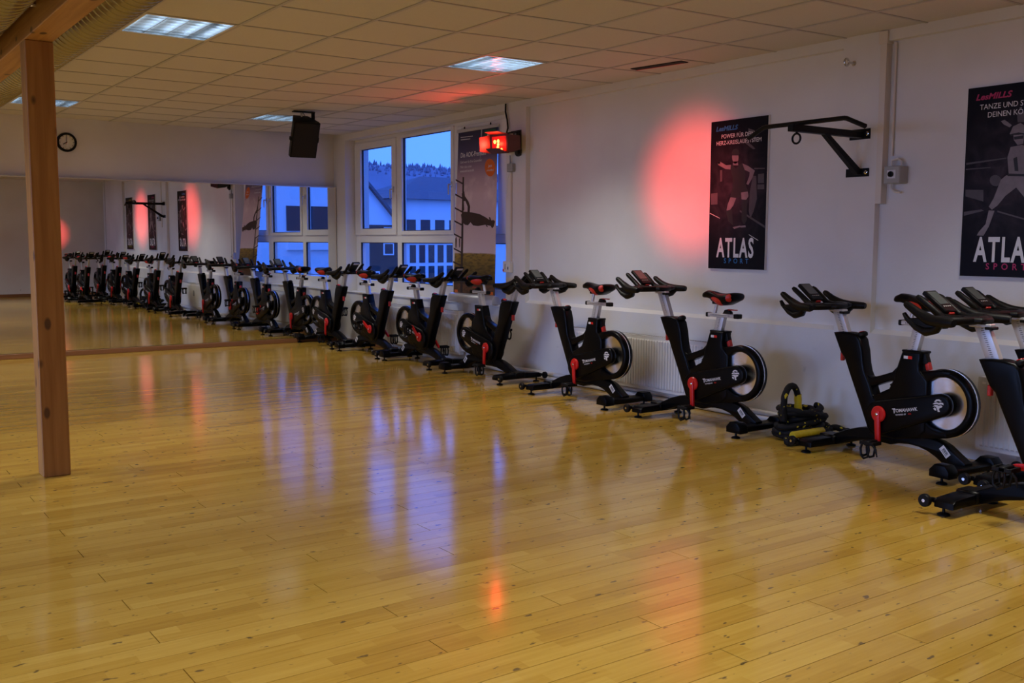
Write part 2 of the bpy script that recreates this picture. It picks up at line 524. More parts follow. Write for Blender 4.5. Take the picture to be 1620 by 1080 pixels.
# ------------------------------------------------------------------ mesh builder
class MB:
    def __init__(self):
        self.bm = bmesh.new()

    def merge(self, b2, mx=None):
        if mx is not None:
            bmesh.ops.transform(b2, matrix=mx, verts=b2.verts)
        me = bpy.data.meshes.new('tmp')
        b2.to_mesh(me)
        b2.free()
        self.bm.from_mesh(me)
        bpy.data.meshes.remove(me)
        return self

    def box(self, x0, x1, y0, y1, z0, z1, bev=0.0, mx=None, seg=1):
        b = bmesh.new()
        bmesh.ops.create_cube(b, size=1.0)
        bmesh.ops.scale(b, vec=(x1 - x0, y1 - y0, z1 - z0), verts=b.verts)
        bmesh.ops.translate(b, vec=((x0 + x1) / 2, (y0 + y1) / 2, (z0 + z1) / 2), verts=b.verts)
        if bev > 0:
            bmesh.ops.bevel(b, geom=list(b.edges), offset=bev, segments=seg, profile=0.5, affect='EDGES')
        return self.merge(b, mx)

    def prism(self, poly, v0, v1, bev=0.0, plane='xz', mx=None, seg=2):
        b = bmesh.new()

        def P(a, c, v):
            return {'xz': (a, v, c), 'yz': (v, a, c), 'xy': (a, c, v)}[plane]
        lo = [b.verts.new(P(a, c, v0)) for a, c in poly]
        hi = [b.verts.new(P(a, c, v1)) for a, c in poly]
        b.faces.new(lo)
        b.faces.new(hi)
        n = len(poly)
        for i in range(n):
            j = (i + 1) % n
            b.faces.new((lo[i], lo[j], hi[j], hi[i]))
        bmesh.ops.recalc_face_normals(b, faces=b.faces)
        if bev > 0:
            es = [e for e in b.edges if (e.verts[0] in lo) == (e.verts[1] in lo)]
            bmesh.ops.bevel(b, geom=es, offset=bev, segments=seg, profile=0.5, affect='EDGES', clamp_overlap=True)
        return self.merge(b, mx)

    def flat(self, poly, v, plane='yz', mx=None):
        b = bmesh.new()

        def P(a, c):
            return {'xz': (a, v, c), 'yz': (v, a, c), 'xy': (a, c, v)}[plane]
        b.faces.new([b.verts.new(P(a, c)) for a, c in poly])
        return self.merge(b, mx)

    def lathe(self, prof, seg=24, axis='z', mx=None, caps=True):
        # prof: list of (radius, height)
        b = bmesh.new()
        rings = []
        for r_, h_ in prof:
            ring = []
            for i in range(seg):
                a = 2 * PI * i / seg
                c, s = math.cos(a) * r_, math.sin(a) * r_
                ring.append(b.verts.new({'z': (c, s, h_), 'y': (c, h_, s), 'x': (h_, c, s)}[axis]))
            rings.append(ring)
        for a_, c_ in zip(rings, rings[1:]):
            for i in range(seg):
                j = (i + 1) % seg
                b.faces.new((a_[i], a_[j], c_[j], c_[i]))
        if caps:
            b.faces.new(rings[0])
            b.faces.new(rings[-1])
        bmesh.ops.recalc_face_normals(b, faces=b.faces)
        return self.merge(b, mx)

    def cyl(self, p0, p1, r0, r1=None, seg=12, mx=None):
        return self.tube([p0, p1], [r0, r1 if r1 is not None else r0], seg, mx)

    def tube(self, pts, r, seg=8, mx=None, closed=False, caps=True, sq=None):
        pts = [Vector(p_) for p_ in pts]
        n = len(pts)
        rs = r if isinstance(r, (list, tuple)) else [r] * n
        b = bmesh.new()
        rings = []
        prev = None
        for i in range(n):
            if closed:
                t = (pts[(i + 1) % n] - pts[i - 1])
            elif i == 0:
                t = pts[1] - pts[0]
            elif i == n - 1:
                t = pts[-1] - pts[-2]
            else:
                t = (pts[i + 1] - pts[i]).normalized() + (pts[i] - pts[i - 1]).normalized()
            t.normalize()
            if prev is None:
                ref = Vector((0, 0, 1)) if abs(t.z) < 0.9 else Vector((1, 0, 0))
                nx = t.cross(ref).normalized()
            else:
                nx = (prev - t * prev.dot(t)).normalized()
            prev = nx
            ny = t.cross(nx)
            k1, k2 = sq if sq else (1, 1)
            rings.append([b.verts.new(pts[i] + (nx * math.cos(2 * PI * j / seg) * k1 + ny * math.sin(2 * PI * j / seg) * k2) * rs[i]) for j in range(seg)])
        m_ = n if closed else n - 1
        for i in range(m_):
            A_, B_ = rings[i], rings[(i + 1) % n]
            for j in range(seg):
                q = (j + 1) % seg
                b.faces.new((A_[j], A_[q], B_[q], B_[j]))
        if caps and not closed:
            b.faces.new(rings[0])
            b.faces.new(rings[-1])
        bmesh.ops.recalc_face_normals(b, faces=b.faces)
        return self.merge(b, mx)

    def loft(self, rings, mx=None, caps=True):
        b = bmesh.new()
        rr = [[b.verts.new(p_) for p_ in ring] for ring in rings]
        n = len(rr[0])
        for A_, B_ in zip(rr, rr[1:]):
            for j in range(n):
                q = (j + 1) % n
                b.faces.new((A_[j], A_[q], B_[q], B_[j]))
        if caps:
            b.faces.new(rr[0])
            b.faces.new(rr[-1])
        bmesh.ops.recalc_face_normals(b, faces=b.faces)
        return self.merge(b, mx)

    def sphere(self, c, sx, sy, sz, seg=14, mx=None):
        b = bmesh.new()
        bmesh.ops.create_uvsphere(b, u_segments=seg, v_segments=max(6, seg // 2), radius=1)
        bmesh.ops.scale(b, vec=(sx, sy, sz), verts=b.verts)
        bmesh.ops.translate(b, vec=c, verts=b.verts)
        return self.merge(b, mx)

    def mesh(self, name, material, smooth=35):
        me = bpy.data.meshes.new(name)
        self.bm.to_mesh(me)
        self.bm.free()
        me.materials.append(material)
        if smooth:
            me.polygons.foreach_set('use_smooth', [True] * len(me.polygons))
            me.set_sharp_from_angle(angle=R(smooth))
        me.update()
        return me

    def build(self, name, material, parent=None, loc=None, smooth=35, **kw):
        return obj(name, self.mesh(name, material, smooth), parent, loc, **kw)


def obj(name, data, parent=None, loc=None, label=None, cat=None, group=None, kind=None, rot=None):
    o = bpy.data.objects.new(name, data)
    COL.objects.link(o)
    if parent is not None:
        o.parent = parent
    if loc is not None:
        o.location = loc
    if rot is not None:
        o.rotation_euler = rot
    tag(o, label, cat, group, kind)
    return o


def tag(o, label=None, cat=None, group=None, kind=None):
    if label:
        o['label'] = label
    if cat:
        o['category'] = cat
    if group:
        o['group'] = group
    if kind:
        o['kind'] = kind
    return o


def thing(name, label, cat, loc=(0, 0, 0), rz=0.0, group=None):
    return obj(name, None, None, loc, label, cat, group, rot=(0, 0, rz))


def struct(mb, name, material, smooth=0, label=None):
    o = mb.build(name, material, smooth=smooth)
    o['kind'] = 'structure'
    if label:
        o['label'] = label
    return o


def copy_tree(src, parent=None):
    c = src.copy()
    COL.objects.link(c)
    c.parent = parent
    for ch in list(src.children):
        copy_tree(ch, c)
    return c


def text_bm(body, size, sx=1.0, bold=0.0, align='LEFT', extrude=0.0, shear=0.0, spacing=1.0):
    cu = bpy.data.curves.new('lettering', 'FONT')
    cu.body = body
    cu.size = size
    cu.align_x = align
    cu.offset = bold
    cu.extrude = extrude
    cu.shear = shear
    cu.space_character = spacing
    cu.resolution_u = 3
    o = bpy.data.objects.new('lettering', cu)
    me = bpy.data.meshes.new_from_object(o)
    b = bmesh.new()
    b.from_mesh(me)
    bpy.data.objects.remove(o)
    bpy.data.curves.remove(cu)
    bpy.data.meshes.remove(me)
    bmesh.ops.scale(b, vec=(sx, 1, 1), verts=b.verts)
    return b

# ------------------------------------------------------------------ floor
base = MB().box(XL - 0.2, XW + 0.1, YB - 0.2, YF + 0.1, -0.12, -0.012)
floor = struct(base, 'floor', M_DARK, label='light maple plank floor with a glossy lacquer')
PL = 2.2
planks = []
row0 = int(math.floor((YB - ROW_Y0) / ROW_W))
row1 = int(math.ceil((YF - ROW_Y0) / ROW_W))
prng = random.Random(3)
for rI in range(row0, row1 + 1):
    y0 = ROW_Y0 + rI * ROW_W
    y1 = y0 + ROW_W
    off = (0.946 + (rI % 3) * 0.74 + (prng.uniform(-0.12, 0.12) if rI % 3 else 0.0)) % PL
    x = off - PL * 4
    while x < XW:
        xa, xb = max(x, XL), min(x + PL, XW)
        ya, yb = max(y0, YB), min(y1, YF)
        if xb - xa > 0.02 and yb - ya > 0.01:
            planks.append((xa, xb, ya, yb))
        x += PL


def cam_px(P):
    d = Vector(P) - Vector((0, 0, H))
    z = d.dot(fw)
    if z < 0.2:
        return None
    return 810 + F_PX * d.dot(r2) / z, 540 - F_PX * d.dot(u2) / z


def plank_score(pk):
    best = 0.0
    for i in range(5):
        xx = pk[0] + (pk[1] - pk[0]) * i / 4
        q = cam_px((xx, (pk[2] + pk[3]) / 2, 0))
        if q and -40 < q[0] < 1660 and 400 < q[1] < 1100:
            best = max(best, q[1])
    return best


planks.sort(key=plank_score, reverse=True)
plank_cache = {}


def plank_mesh(lx, ly):
    key = (round(lx, 3), round(ly, 3))
    if key not in plank_cache:
        mb = MB()
        g = 0.0011
        lo, hi = -0.012, 0.0
        c = 0.0
        e = 0.0018
        pts = [(e, g), (lx - e, g), (lx - e, ly - g), (e, ly - g)]
        ins = [(e + c, g + c), (lx - e - c, g + c), (lx - e - c, ly - g - c), (e + c, ly - g - c)]
        mb.loft([[(a, b_, lo) for a, b_ in pts], [(a, b_, hi) for a, b_ in pts]])
        plank_cache[key] = mb.mesh('plank', M_FLOOR, smooth=0)
    return plank_cache[key]


for pk in planks[:300]:
    obj('plank', plank_mesh(pk[1] - pk[0], pk[3] - pk[2]), floor, (pk[0], pk[2], 0))
vs_, fs_ = [], []
for xa, xb, ya, yb in planks[300:]:
    g, c, e = 0.0011, 0.00001, 0.0018
    n0 = len(vs_)
    for (a0, b0, a1, b1, z) in ((xa + e, ya + g, xb - e, yb - g, -0.012), (xa + e, ya + g, xb - e, yb - g, -c), (xa + e + c, ya + g + c, xb - e - c, yb - g - c, 0.0)):
        vs_ += [(a0, b0, z), (a1, b0, z), (a1, b1, z), (a0, b1, z)]
    for k_ in (0, 4):
        for j in range(4):
            q = (j + 1) % 4
            fs_.append((n0 + k_ + j, n0 + k_ + q, n0 + k_ + 4 + q, n0 + k_ + 4 + j))
    fs_.append((n0 + 8, n0 + 9, n0 + 10, n0 + 11))
me = bpy.data.meshes.new('far_planks')
me.from_pydata(vs_, [], fs_)
me.materials.append(M_FLOOR)
obj('far_planks', me, floor, kind='stuff')

# ------------------------------------------------------------------ ceiling
ceil = struct(MB().box(XL - 0.2, XW + 0.4, YB - 0.2, YF + 0.3, ZC + 0.130, ZC + 0.22), 'ceiling', M_DARK,
              label='suspended ceiling of beige mineral fibre tiles')
K = 1.40 / 1.45
gx = [-6.3, -5.68, -5.05, -4.43, -3.80, -3.18, -2.55, -1.93, -1.30, -0.68, -0.05, 0.58, 1.22, 1.863, 2.49, 3.157, 3.795, 4.427, 5.03, 5.59, XW + 0.05]


def row_y(j, x):
    yw = 4.07 + 0.65 * j
    yi = 4.13 + 0.70 * j - (0.006 * (j - 6) ** 2 if j > 6 else 0)
    t = min(1.0, max(0.0, (6.354 * K - x) / ((6.354 - 3.93) * K)))
    return (yw + (yi - yw) * t) * K


LAMPS = {(17, 4), (13, 4), (17, 11), (13, 11)}
rest_v, rest_f = [], []
J0, J1 = -8, 14
for i in range(len(gx) - 1):
    for j in range(J0, J1):
        if (i, j) in LAMPS:
            continue
        xa, xb = gx[i], gx[i + 1]
        c = [(xa, row_y(j, xa)), (xb, row_y(j, xb)), (xb, row_y(j + 1, xb)), (xa, row_y(j + 1, xa))]
        if c[0][1] > YF + 0.05 and c[1][1] > YF + 0.05:
            continue
        cx, cy = (xa + xb) / 2, sum(p_[1] for p_ in c) / 4
        loc = [(p_[0] - cx, min(p_[1], YF + 0.06) - cy) for p_ in c]
        ins = [(a * 0.985, b_ * 0.985) for a, b_ in loc]
        qs = [cam_px((p_[0], p_[1], ZC)) for p_ in c]
        vis = i >= 12 and any(q and -20 < q[0] < 1640 and -20 < q[1] < 400 for q in qs)
        if vis:
            MB().prism(ins, 0.004, 0.020, plane='xy').build('ceiling_tile', M_TILE, ceil, (cx, cy, ZC), smooth=0)
        else:
            n0 = len(rest_v)
            rest_v += [(cx + a, cy + b_, ZC + 0.004) for a, b_ in ins]
            rest_f.append((n0 + 3, n0 + 2, n0 + 1, n0))
me = bpy.data.meshes.new('other_ceiling_tiles')
me.from_pydata(rest_v, [], rest_f)
me.materials.append(M_TILE)
obj('other_ceiling_tiles', me, ceil, kind='stuff')
BW = 0.012
for i in range(13, len(gx) - 1):
    x = gx[i]
    MB().box(x - BW, x + BW, YB, YF, ZC - 0.002, ZC + 0.004).build('main_runner', M_GRID, ceil, smooth=0)
for j in range(J0, J1 + 1):
    pts = [(x, row_y(j, x)) for x in gx if row_y(j, x) < YF]
    if len(pts) > 2:
        w = 0.010
        poly = [(a, b_ - w) for a, b_ in pts] + [(a, b_ + w) for a, b_ in reversed(pts)]
        MB().prism(poly, ZC - 0.001, ZC + 0.0035, plane='xy').build('cross_tee', M_GRID, ceil, smooth=0)

# ------------------------------------------------------------------ walls
struct(MB().box(XL, XW, YF, YF + 0.2, -0.1, ZC + 0.13), 'wall_far', M_WALL)
struct(MB().box(XL, XW, YB - 0.2, YB, -0.1, ZC + 0.13), 'wall_back', M_WALL)
struct(MB().box(XL - 0.2, XL, YB - 0.2, YF + 0.2, -0.1, ZC + 0.13), 'wall_left', M_WALL)
ND = 0.055                 # depth of the shallow wall panels
WY0, WY1, WZ0, WZ1 = 8.763, 12.61, 0.690, 2.765
w = MB()
XO = XW + 0.36
NZ0, NZ1 = 0.760, 2.770
panels = [(0.95, 4.27), (4.575, 8.41)]
# solid slices along the wall
w.box(XW, XO, YB - 0.2, 0.95, -0.1, ZC + 0.13)
w.box(XW, XO, 4.27, 4.575, -0.1, ZC + 0.13)
w.box(XW, XO, 8.41, WY0, -0.1, ZC + 0.13)
w.box(XW, XO, WY1, YF + 0.2, -0.1, ZC + 0.13)
for a, b_ in panels:
    w.box(XW, XO, a, b_, -0.1, NZ0)
    w.box(XW, XO, a, b_, NZ1, ZC + 0.13)
    w.box(XW + ND, XO, a, b_, NZ0, NZ1)
for a, b_ in panels:
    w.prism([(XW + 0.0005, NZ0), (XW + ND, NZ0 + 0.028), (XW + ND, NZ0)], a, b_, 0, 'xz')
w.box(XW, XO, WY0, WY1, -0.1, WZ0)
w.box(XW, XO, WY0, WY1, WZ1, ZC + 0.13)
struct(w, 'wall_right', M_WALL)
struct(MB().box(XL, XW, YB, YB + 0.018, 0, 0.075, 0.003), 'baseboard_back', M_TRIM)
struct(MB().box(XW - 0.016, XW, 11.15, YF - 0.08, 0, 0.05, 0.003), 'baseboard_right', M_TRIM)
bb = struct(MB().box(-6.1, XW - 0.02, YF - 0.075, YF, 0, 0.058, 0.004), 'baseboard_far', M_TRIM)

# ------------------------------------------------------------------ window
win = obj('window_1', None, None, (XW + 0.16, 10.6, WZ0), kind='structure')
win['label'] = 'white framed window with six panes in the right wall'


def wpart(mb, name, material, par=None, smooth=0, label=None):
    o = mb.build(name, material, par or win, smooth=smooth)
    o.matrix_parent_inverse = Matrix.Translation(Vector((XW + 0.16, 10.6, WZ0))).inverted()
    if label:
        o['label'] = label
    return o


FX0, FX1 = XW + 0.16, XW + 0.235
f = MB()
f.box(FX0, FX1, WY0, WY1, WZ0, 0.865, 0.004)
f.box(FX0, FX1, WY0, WY1, 2.705, WZ1, 0.004)
for a, b_ in ((12.48, WY1), (11.325, 11.437), (9.90, 10.09), (WY0, 8.90)):
    f.box(FX0, FX1, a, b_, 0.86, 2.71, 0.004)
f.box(FX0 + 0.001, FX1, WY0, WY1, 1.375, 1.475, 0.004)
wpart(f, 'window_frame', M_PVC)


def sash(y0, y1, z0, z1, py0, py1, pz0, pz1):
    s = MB()
    xa, xb = FX0 - 0.022, FX0 + 0.045
    s.box(xa, xb, y0, py0, z0, z1, 0.004).box(xa, xb, py1, y1, z0, z1, 0.004)
    s.box(xa + .0005, xb, py0 - .002, py1 + .002, z0, pz0, 0.004).box(xa + .0005, xb, py0 - .002, py1 + .002, pz1, z1, 0.004)
    o = wpart(s, 'sash', M_PVC)
    return o


def pane(y0, y1, z0, z1):
    wpart(MB().box(FX0 + 0.028, FX0 + 0.034, y0 - 0.01, y1 + 0.01, z0 - 0.01, z1 + 0.01), 'pane', M_GLASS)
    g = MB()
    t = 0.008
    xa, xb = FX0 + 0.005, FX0 + 0.0275
    g.box(xa, xb, y0, y0 + t, z0, z1).box(xa, xb, y1 - t, y1, z0, z1).box(xa, xb, y0, y1, z0, z0 + t).box(xa, xb, y0, y1, z1 - t, z1)
    wpart(g, 'gasket', M_GASKET)


def handle(y, z, flip=1):
    h_ = MB()
    x0 = FX0 - 0.022
    h_.box(x0 - 0.012, x0, y - 0.014, y + 0.014, z - 0.035, z + 0.035, 0.004)
    h_.tube([(x0 - 0.008, y, z), (x0 - 0.045, y, z), (x0 - 0.05, y, z - 0.01), (x0 - 0.05, y, z - 0.12)], [0.009, 0.009, 0.010, 0.008], 10)
    wpart(h_, 'handle', M_ALU, smooth=40, label='silver window handle')


sash(11.437, 12.600, 1.475, 2.715, 11.545, 12.425, 1.560, 2.625)
pane(11.545, 12.425, 1.560, 2.625)
sash(10.040, 11.330, 1.475, 2.735, 10.10, 11.275, 1.525, 2.695)
pane(10.10, 11.275, 1.525, 2.695)
sash(8.840, 9.950, 1.475, 2.715, 9.12, 9.85, 1.560, 2.625)
pane(9.12, 9.85, 1.560, 2.625)
pane(11.437, 12.48, 0.885, 1.375)
pane(10.09, 11.325, 0.865, 1.375)
pane(8.90, 9.90, 0.865, 1.375)
handle(11.49, 2.06)
handle(10.065, 2.06)
handle(9.90, 2.06)
wpart(MB().box(XW - 0.018, FX0 + 0.01, WY0 + 0.002, WY1 - 0.002, WZ0, WZ0 + 0.022, 0.006), 'window_sill', M_WHITE)

# ------------------------------------------------------------------ mirror on the far wall
mir = thing('wall_mirror', 'long frameless wall mirror in panels across the far wall', 'mirror', (XW - 0.02, YF - 0.001, 0.06))
EPS = 0.0060
mir.rotation_euler = (0, 0, -EPS)
MZ0, MZ1 = 0.062, 2.128
edges = [-12.3, -10.74, -9.18, -7.62, -6.06, -4.50, -3.055, -1.490, -0.0]
for a, b_ in zip(edges, edges[1:]):
    if a < -8:
        continue
    MB().box(a + 0.0012, b_ - 0.0012, -0.062, -0.057, MZ0 - 0.06, MZ1 - 0.06).build('mirror_panel', M_MIRROR, mir, smooth=0)
MB().box(-7.62, 0.0, -0.0565, -0.048, 0, MZ1 - 0.06).build('backing_board', M_DARK, mir, smooth=0)
MB().box(-7.62, 0.0, -0.075, -0.0565, MZ1 - 0.06, MZ1 - 0.045, 0.002).build('top_rail', M_ALU, mir, smooth=0)
MB().box(0.0, 0.010, -0.075, -0.020, 0, MZ1 - 0.045, 0.002).build('side_rail', M_CREAM, mir, smooth=0)

# ------------------------------------------------------------------ timber post, beam, ducts
PX0, PX1, PY0, PY1, PZ = 1.094, 1.245, 6.315, 6.468, 2.527
post = MB().box(-(PX1 - PX0) / 2, (PX1 - PX0) / 2, -(PY1 - PY0) / 2, (PY1 - PY0) / 2, 0.0, PZ, 0.004).build(
    'timber_post', M_BEAM_Z, None, ((PX0 + PX1) / 2, (PY0 + PY1) / 2, 0), smooth=0,
    label='square knotty timber post standing on the plank floor', cat='post')
beam = MB().box(PX0, PX1, YB, YF, 0, ZC - 0.002 - PZ, 0.004).build('timber_beam', M_BEAM_Y, None, (0, 0, PZ + 0.001), smooth=0,
    label='long timber ceiling beam resting on the wooden post', cat='beam')
b = MB().lathe([(0.012, 0), (0.012, -0.03), (0.018, -0.03), (0.018, -0.045)], 10, 'x')
b.build('bolt', M_STEEL, beam, (PX0, 5.95, 0.12))


def duct(name, x, z, r, label):
    prof = []
    y = YB + 0.02
    i = 0
    while y < YF - 0.02:
        prof += [(r, y), (r, y + 0.060), (r + 0.004, y + 0.064), (r + 0.004, y + 0.068), (r - 0.010, y + 0.072), (r - 0.010, y + 0.080), (r, y + 0.084)]
        y += 0.087
    mb = MB().lathe(prof, 28, 'y')
    for v in mb.bm.verts:
        v.co.y = min(YF - 0.004, max(YB + 0.004, v.co.y + v.co.x * 0.17))
    return mb.build(name, M_DUCT, None, (x, 0, z), smooth=16, label=label, cat='duct')


duct('ventilation_duct', 1.412, 2.683, 0.150, 'round spiral steel duct between timber beam and ceiling lamps')
duct('ventilation_duct', 0.905, 2.683, 0.150, 'round spiral steel duct on the left of the timber beam')


# ------------------------------------------------------------------ ceiling lamps
M_TUBE = mat('fluorescent_tube', (0.9, 0.9, 0.9), 0.4, noise=0.01, emit=(0.70, 0.88, 1.0), estr=3.0)
LAMP_W = 18.7


def lamp_light(x, y, sx, sy, power):
    d = bpy.data.lights.new('lamp_light', 'AREA')
    d.shape = 'RECTANGLE'
    d.size, d.size_y = sx, sy
    d.energy = power
    d.color = (1.0, 0.965, 0.87)
    d.spread = R(120)
    o = bpy.data.objects.new('lamp_light', d)
    COL.objects.link(o)
    o.location = (x, y, ZC - 0.006)
    return o


def ceiling_lamp(i, j, label):
    xa, xb = gx[i], gx[i + 1]
    ya, yb = row_y(j, (xa + xb) / 2), row_y(j + 1, (xa + xb) / 2)
    cx, cy, hx, hy = (xa + xb) / 2, (ya + yb) / 2, (xb - xa) / 2 - 0.012, (yb - ya) / 2 - 0.010
    t = thing('ceiling_lamp', label, 'ceiling lamp', (cx, cy, ZC), 0, 'square louvred ceiling lamps')
    fr = MB()
    w_ = 0.012
    fr.box(-hx, hx, -hy, -hy + w_, -0.002, 0.018).box(-hx, hx, hy - w_, hy, -0.002, 0.018)
    fr.box(-hx, -hx + w_, -hy + w_, hy - w_, -0.002, 0.018).box(hx - w_, hx, -hy + w_, hy - w_, -0.002, 0.018)
    fr.build('lamp_frame', M_WHITE, t, smooth=0)
    MB().box(-hx, hx, -hy, hy, 0.100, 0.103).build('housing', M_WHITE, t, smooth=0)
    nb = 4
    # curved reflectors: long parabolic blades and short cross blades, tubes above them
    for q in range(nb + 1):
        x = -hx + w_ + (2 * hx - 2 * w_) * q / nb
        MB().prism([(x - 0.0022, 0.0), (x + 0.0022, 0.0), (x + 0.0020, 0.062), (x - 0.0020, 0.062)],
                   -hy + w_, hy - w_, plane='xz').build('louvre_blade', M_LOUVRE, t, smooth=60)
        if q < nb:
            xt = x + (hx - w_) / nb
            MB().cyl((xt, -hy + 0.03, 0.080), (xt, hy - 0.03, 0.080), 0.009, seg=10).build('tube', M_TUBE, t)
    nc = 7
    for q in range(nc + 1):
        y = -hy + w_ + (2 * hy - 2 * w_) * q / nc
        MB().prism([(y - 0.0014, 0.002), (y + 0.0014, 0.002), (y + 0.0010, 0.050), (y - 0.0010, 0.050)],
                   -hx + w_, hx - w_, plane='yz').build('cross_blade', M_LOUVRE, t, smooth=60)
    lamp_light(cx, cy, 2 * hx - 0.03, 2 * hy - 0.03, LAMP_W)
    return t


ceiling_lamp(17, 4, 'square louvred ceiling lamp nearest the right wall, above the bikes')
ceiling_lamp(13, 4, 'large square louvred ceiling lamp beside the spiral duct, nearest the viewer')
ceiling_lamp(17, 11, 'square louvred ceiling lamp half hidden by the black loudspeaker')
ceiling_lamp(13, 11, 'square louvred ceiling lamp partly hidden by the wooden post')
# assumed further lamps towards the viewer and in the left half, added lights only
for i_ in (17, 13, 9, 5):
    for j_ in (-3, 4, 11):
        if (i_, j_) not in LAMPS:
            xm = (gx[i_] + gx[i_ + 1]) / 2
            lamp_light(xm, (row_y(j_, xm) + row_y(j_ + 1, xm)) / 2, 0.58, 0.60, LAMP_W)

v = thing('ceiling_vent', 'dark narrow slot vent in the ceiling near the right wall', 'vent', (5.835, 6.15, ZC))
v.rotation_euler = (0, 0, R(9))
MB().box(-0.045, 0.045, -0.26, 0.26, -0.003, 0.0035).build('slot', M_DARK, v, smooth=0)  # raised dark plate, the shade of the open slot put into its colour
MB().box(0.045, 0.051, -0.265, 0.265, -0.003, 0.0035).build('vent_rim', M_CREAM, v, smooth=0)
MB().box(0.030, 0.044, -0.22, 0.26, -0.0045, -0.003).build('red_glow_strip', M_REDP, v, smooth=0)  # red strip imitating the red glow inside the slot

# ------------------------------------------------------------------ spin bikes
UC = 0.514          # wheelbase centre in the drawing of the bike


def circ(cx, cz, r, a0, a1, n):
    return [(cx + r * math.cos(R(a0 + (a1 - a0) * i / n)), cz + r * math.sin(R(a0 + (a1 - a0) * i / n))) for i in range(n + 1)]


def U(poly):
    return [(a - UC, c) for a, c in poly]


BB_U, BB_Z = 0.570, 0.316
FW_U, FW_Z = 0.150, 0.437
HB_DIR = Vector((0.43, 0, 1.0)).normalized()     # telescoping direction of the handlebar post
ST_DIR = Vector((-0.26, 0, 1.0)).normalized()    # telescoping direction of the seat post


SADDLE = [(0.545, 0.014, 1.000, 0.022), (0.53, 0.027, 1.016, 0.042), (0.49, 0.034, 1.032, 0.058), (0.44, 0.040, 1.028, 0.068),
          (0.39, 0.056, 1.018, 0.082), (0.34, 0.078, 1.014, 0.092), (0.28, 0.092, 1.018, 0.090), (0.24, 0.092, 1.024, 0.078),
          (0.21, 0.082, 1.022, 0.062), (0.195, 0.060, 1.012, 0.040)]


def saddle_pt(u, a, grow=0.0):
    for (u0, w0, t0, h0), (u1, w1, t1, h1) in zip(SADDLE, SADDLE[1:]):
        if u0 >= u >= u1:
            f_ = (u0 - u) / (u0 - u1)
            hw, top, th = w0 + (w1 - w0) * f_, t0 + (t1 - t0) * f_, h0 + (h1 - h0) * f_
            break
    cx, sx = math.cos(a), math.sin(a)
    y = (hw + grow) * math.copysign(abs(cx) ** 0.7, cx)
    z = (top - th / 2) + (th / 2 + grow) * math.copysign(abs(sx) ** 0.8, sx)
    if sx < 0:
        y *= 0.86 + 0.14 * (1 - abs(sx))
    return (u - UC, y, z)


def saddle_mesh():
    return MB().loft([[saddle_pt(u, 2 * PI * i / 20) for i in range(20)] for u, _, _, _ in SADDLE])


def saddle_patch(s, u0, u1, a0, a1, zz):
    # coloured panel lying on the saddle's flank
    b = bmesh.new()
    nu, na = 10, 6
    g = []
    for i in range(nu + 1):
        f_ = i / nu
        k_ = math.sin(PI * (0.08 + 0.84 * f_)) ** 0.5
        am, ah = (a0 + a1) / 2, (a1 - a0) / 2 * k_
        row = []
        for j in range(na + 1):
            p_ = saddle_pt(u0 + (u1 - u0) * f_, am - ah + 2 * ah * j / na, 0.0018)
            row.append(b.verts.new((p_[0], s * p_[1], p_[2] + zz)))
        g.append(row)
    for i in range(nu):
        for j in range(na):
            b.faces.new((g[i][j], g[i + 1][j], g[i + 1][j + 1], g[i][j + 1]))
    bmesh.ops.recalc_face_normals(b, faces=b.faces)
    return MB().merge(b)


def pedal_mesh(s):
    # pedal hanging from the crank end, s = +1 left side, -1 right side; origin at the axle
    mb = MB()
    y0, y1 = s * 0.012, s * 0.105
    ya, yb = min(y0, y1), max(y0, y1)
    mb.box(-0.018, 0.018, ya, yb, -0.016, 0.016, 0.005)
    for du in (-0.045, 0.045):
        mb.box(du - 0.006, du + 0.006, ya + 0.004, yb, -0.012, 0.012, 0.003)
    mb.box(-0.045, 0.045, ya + 0.002, ya + 0.010, -0.010, 0.010, 0.002)
    mb.box(-0.045, 0.045, yb - 0.008, yb, -0.010, 0.010, 0.002)
    # toe cage: two loops hanging below
    for yy in (ya + 0.018, yb - 0.018):
        mb.tube([(0.040, yy, -0.008), (0.052, yy, -0.040), (0.046, yy, -0.085), (0.022, yy + s * 0.004, -0.100), (-0.004, yy, -0.088), (-0.012, yy, -0.045), (-0.006, yy, -0.012)], 0.0075, 8)
    mb.tube([(0.046, ya + 0.018, -0.085), (0.050, (ya + yb) / 2, -0.092), (0.046, yb - 0.018, -0.085)], 0.0075, 8)
    mb.tube([(-0.045, yb - 0.01, -0.006), (-0.068, yb - 0.012, -0.030), (-0.078, yb - 0.014, -0.075)], [0.007, 0.007, 0.004], 6)
    return mb


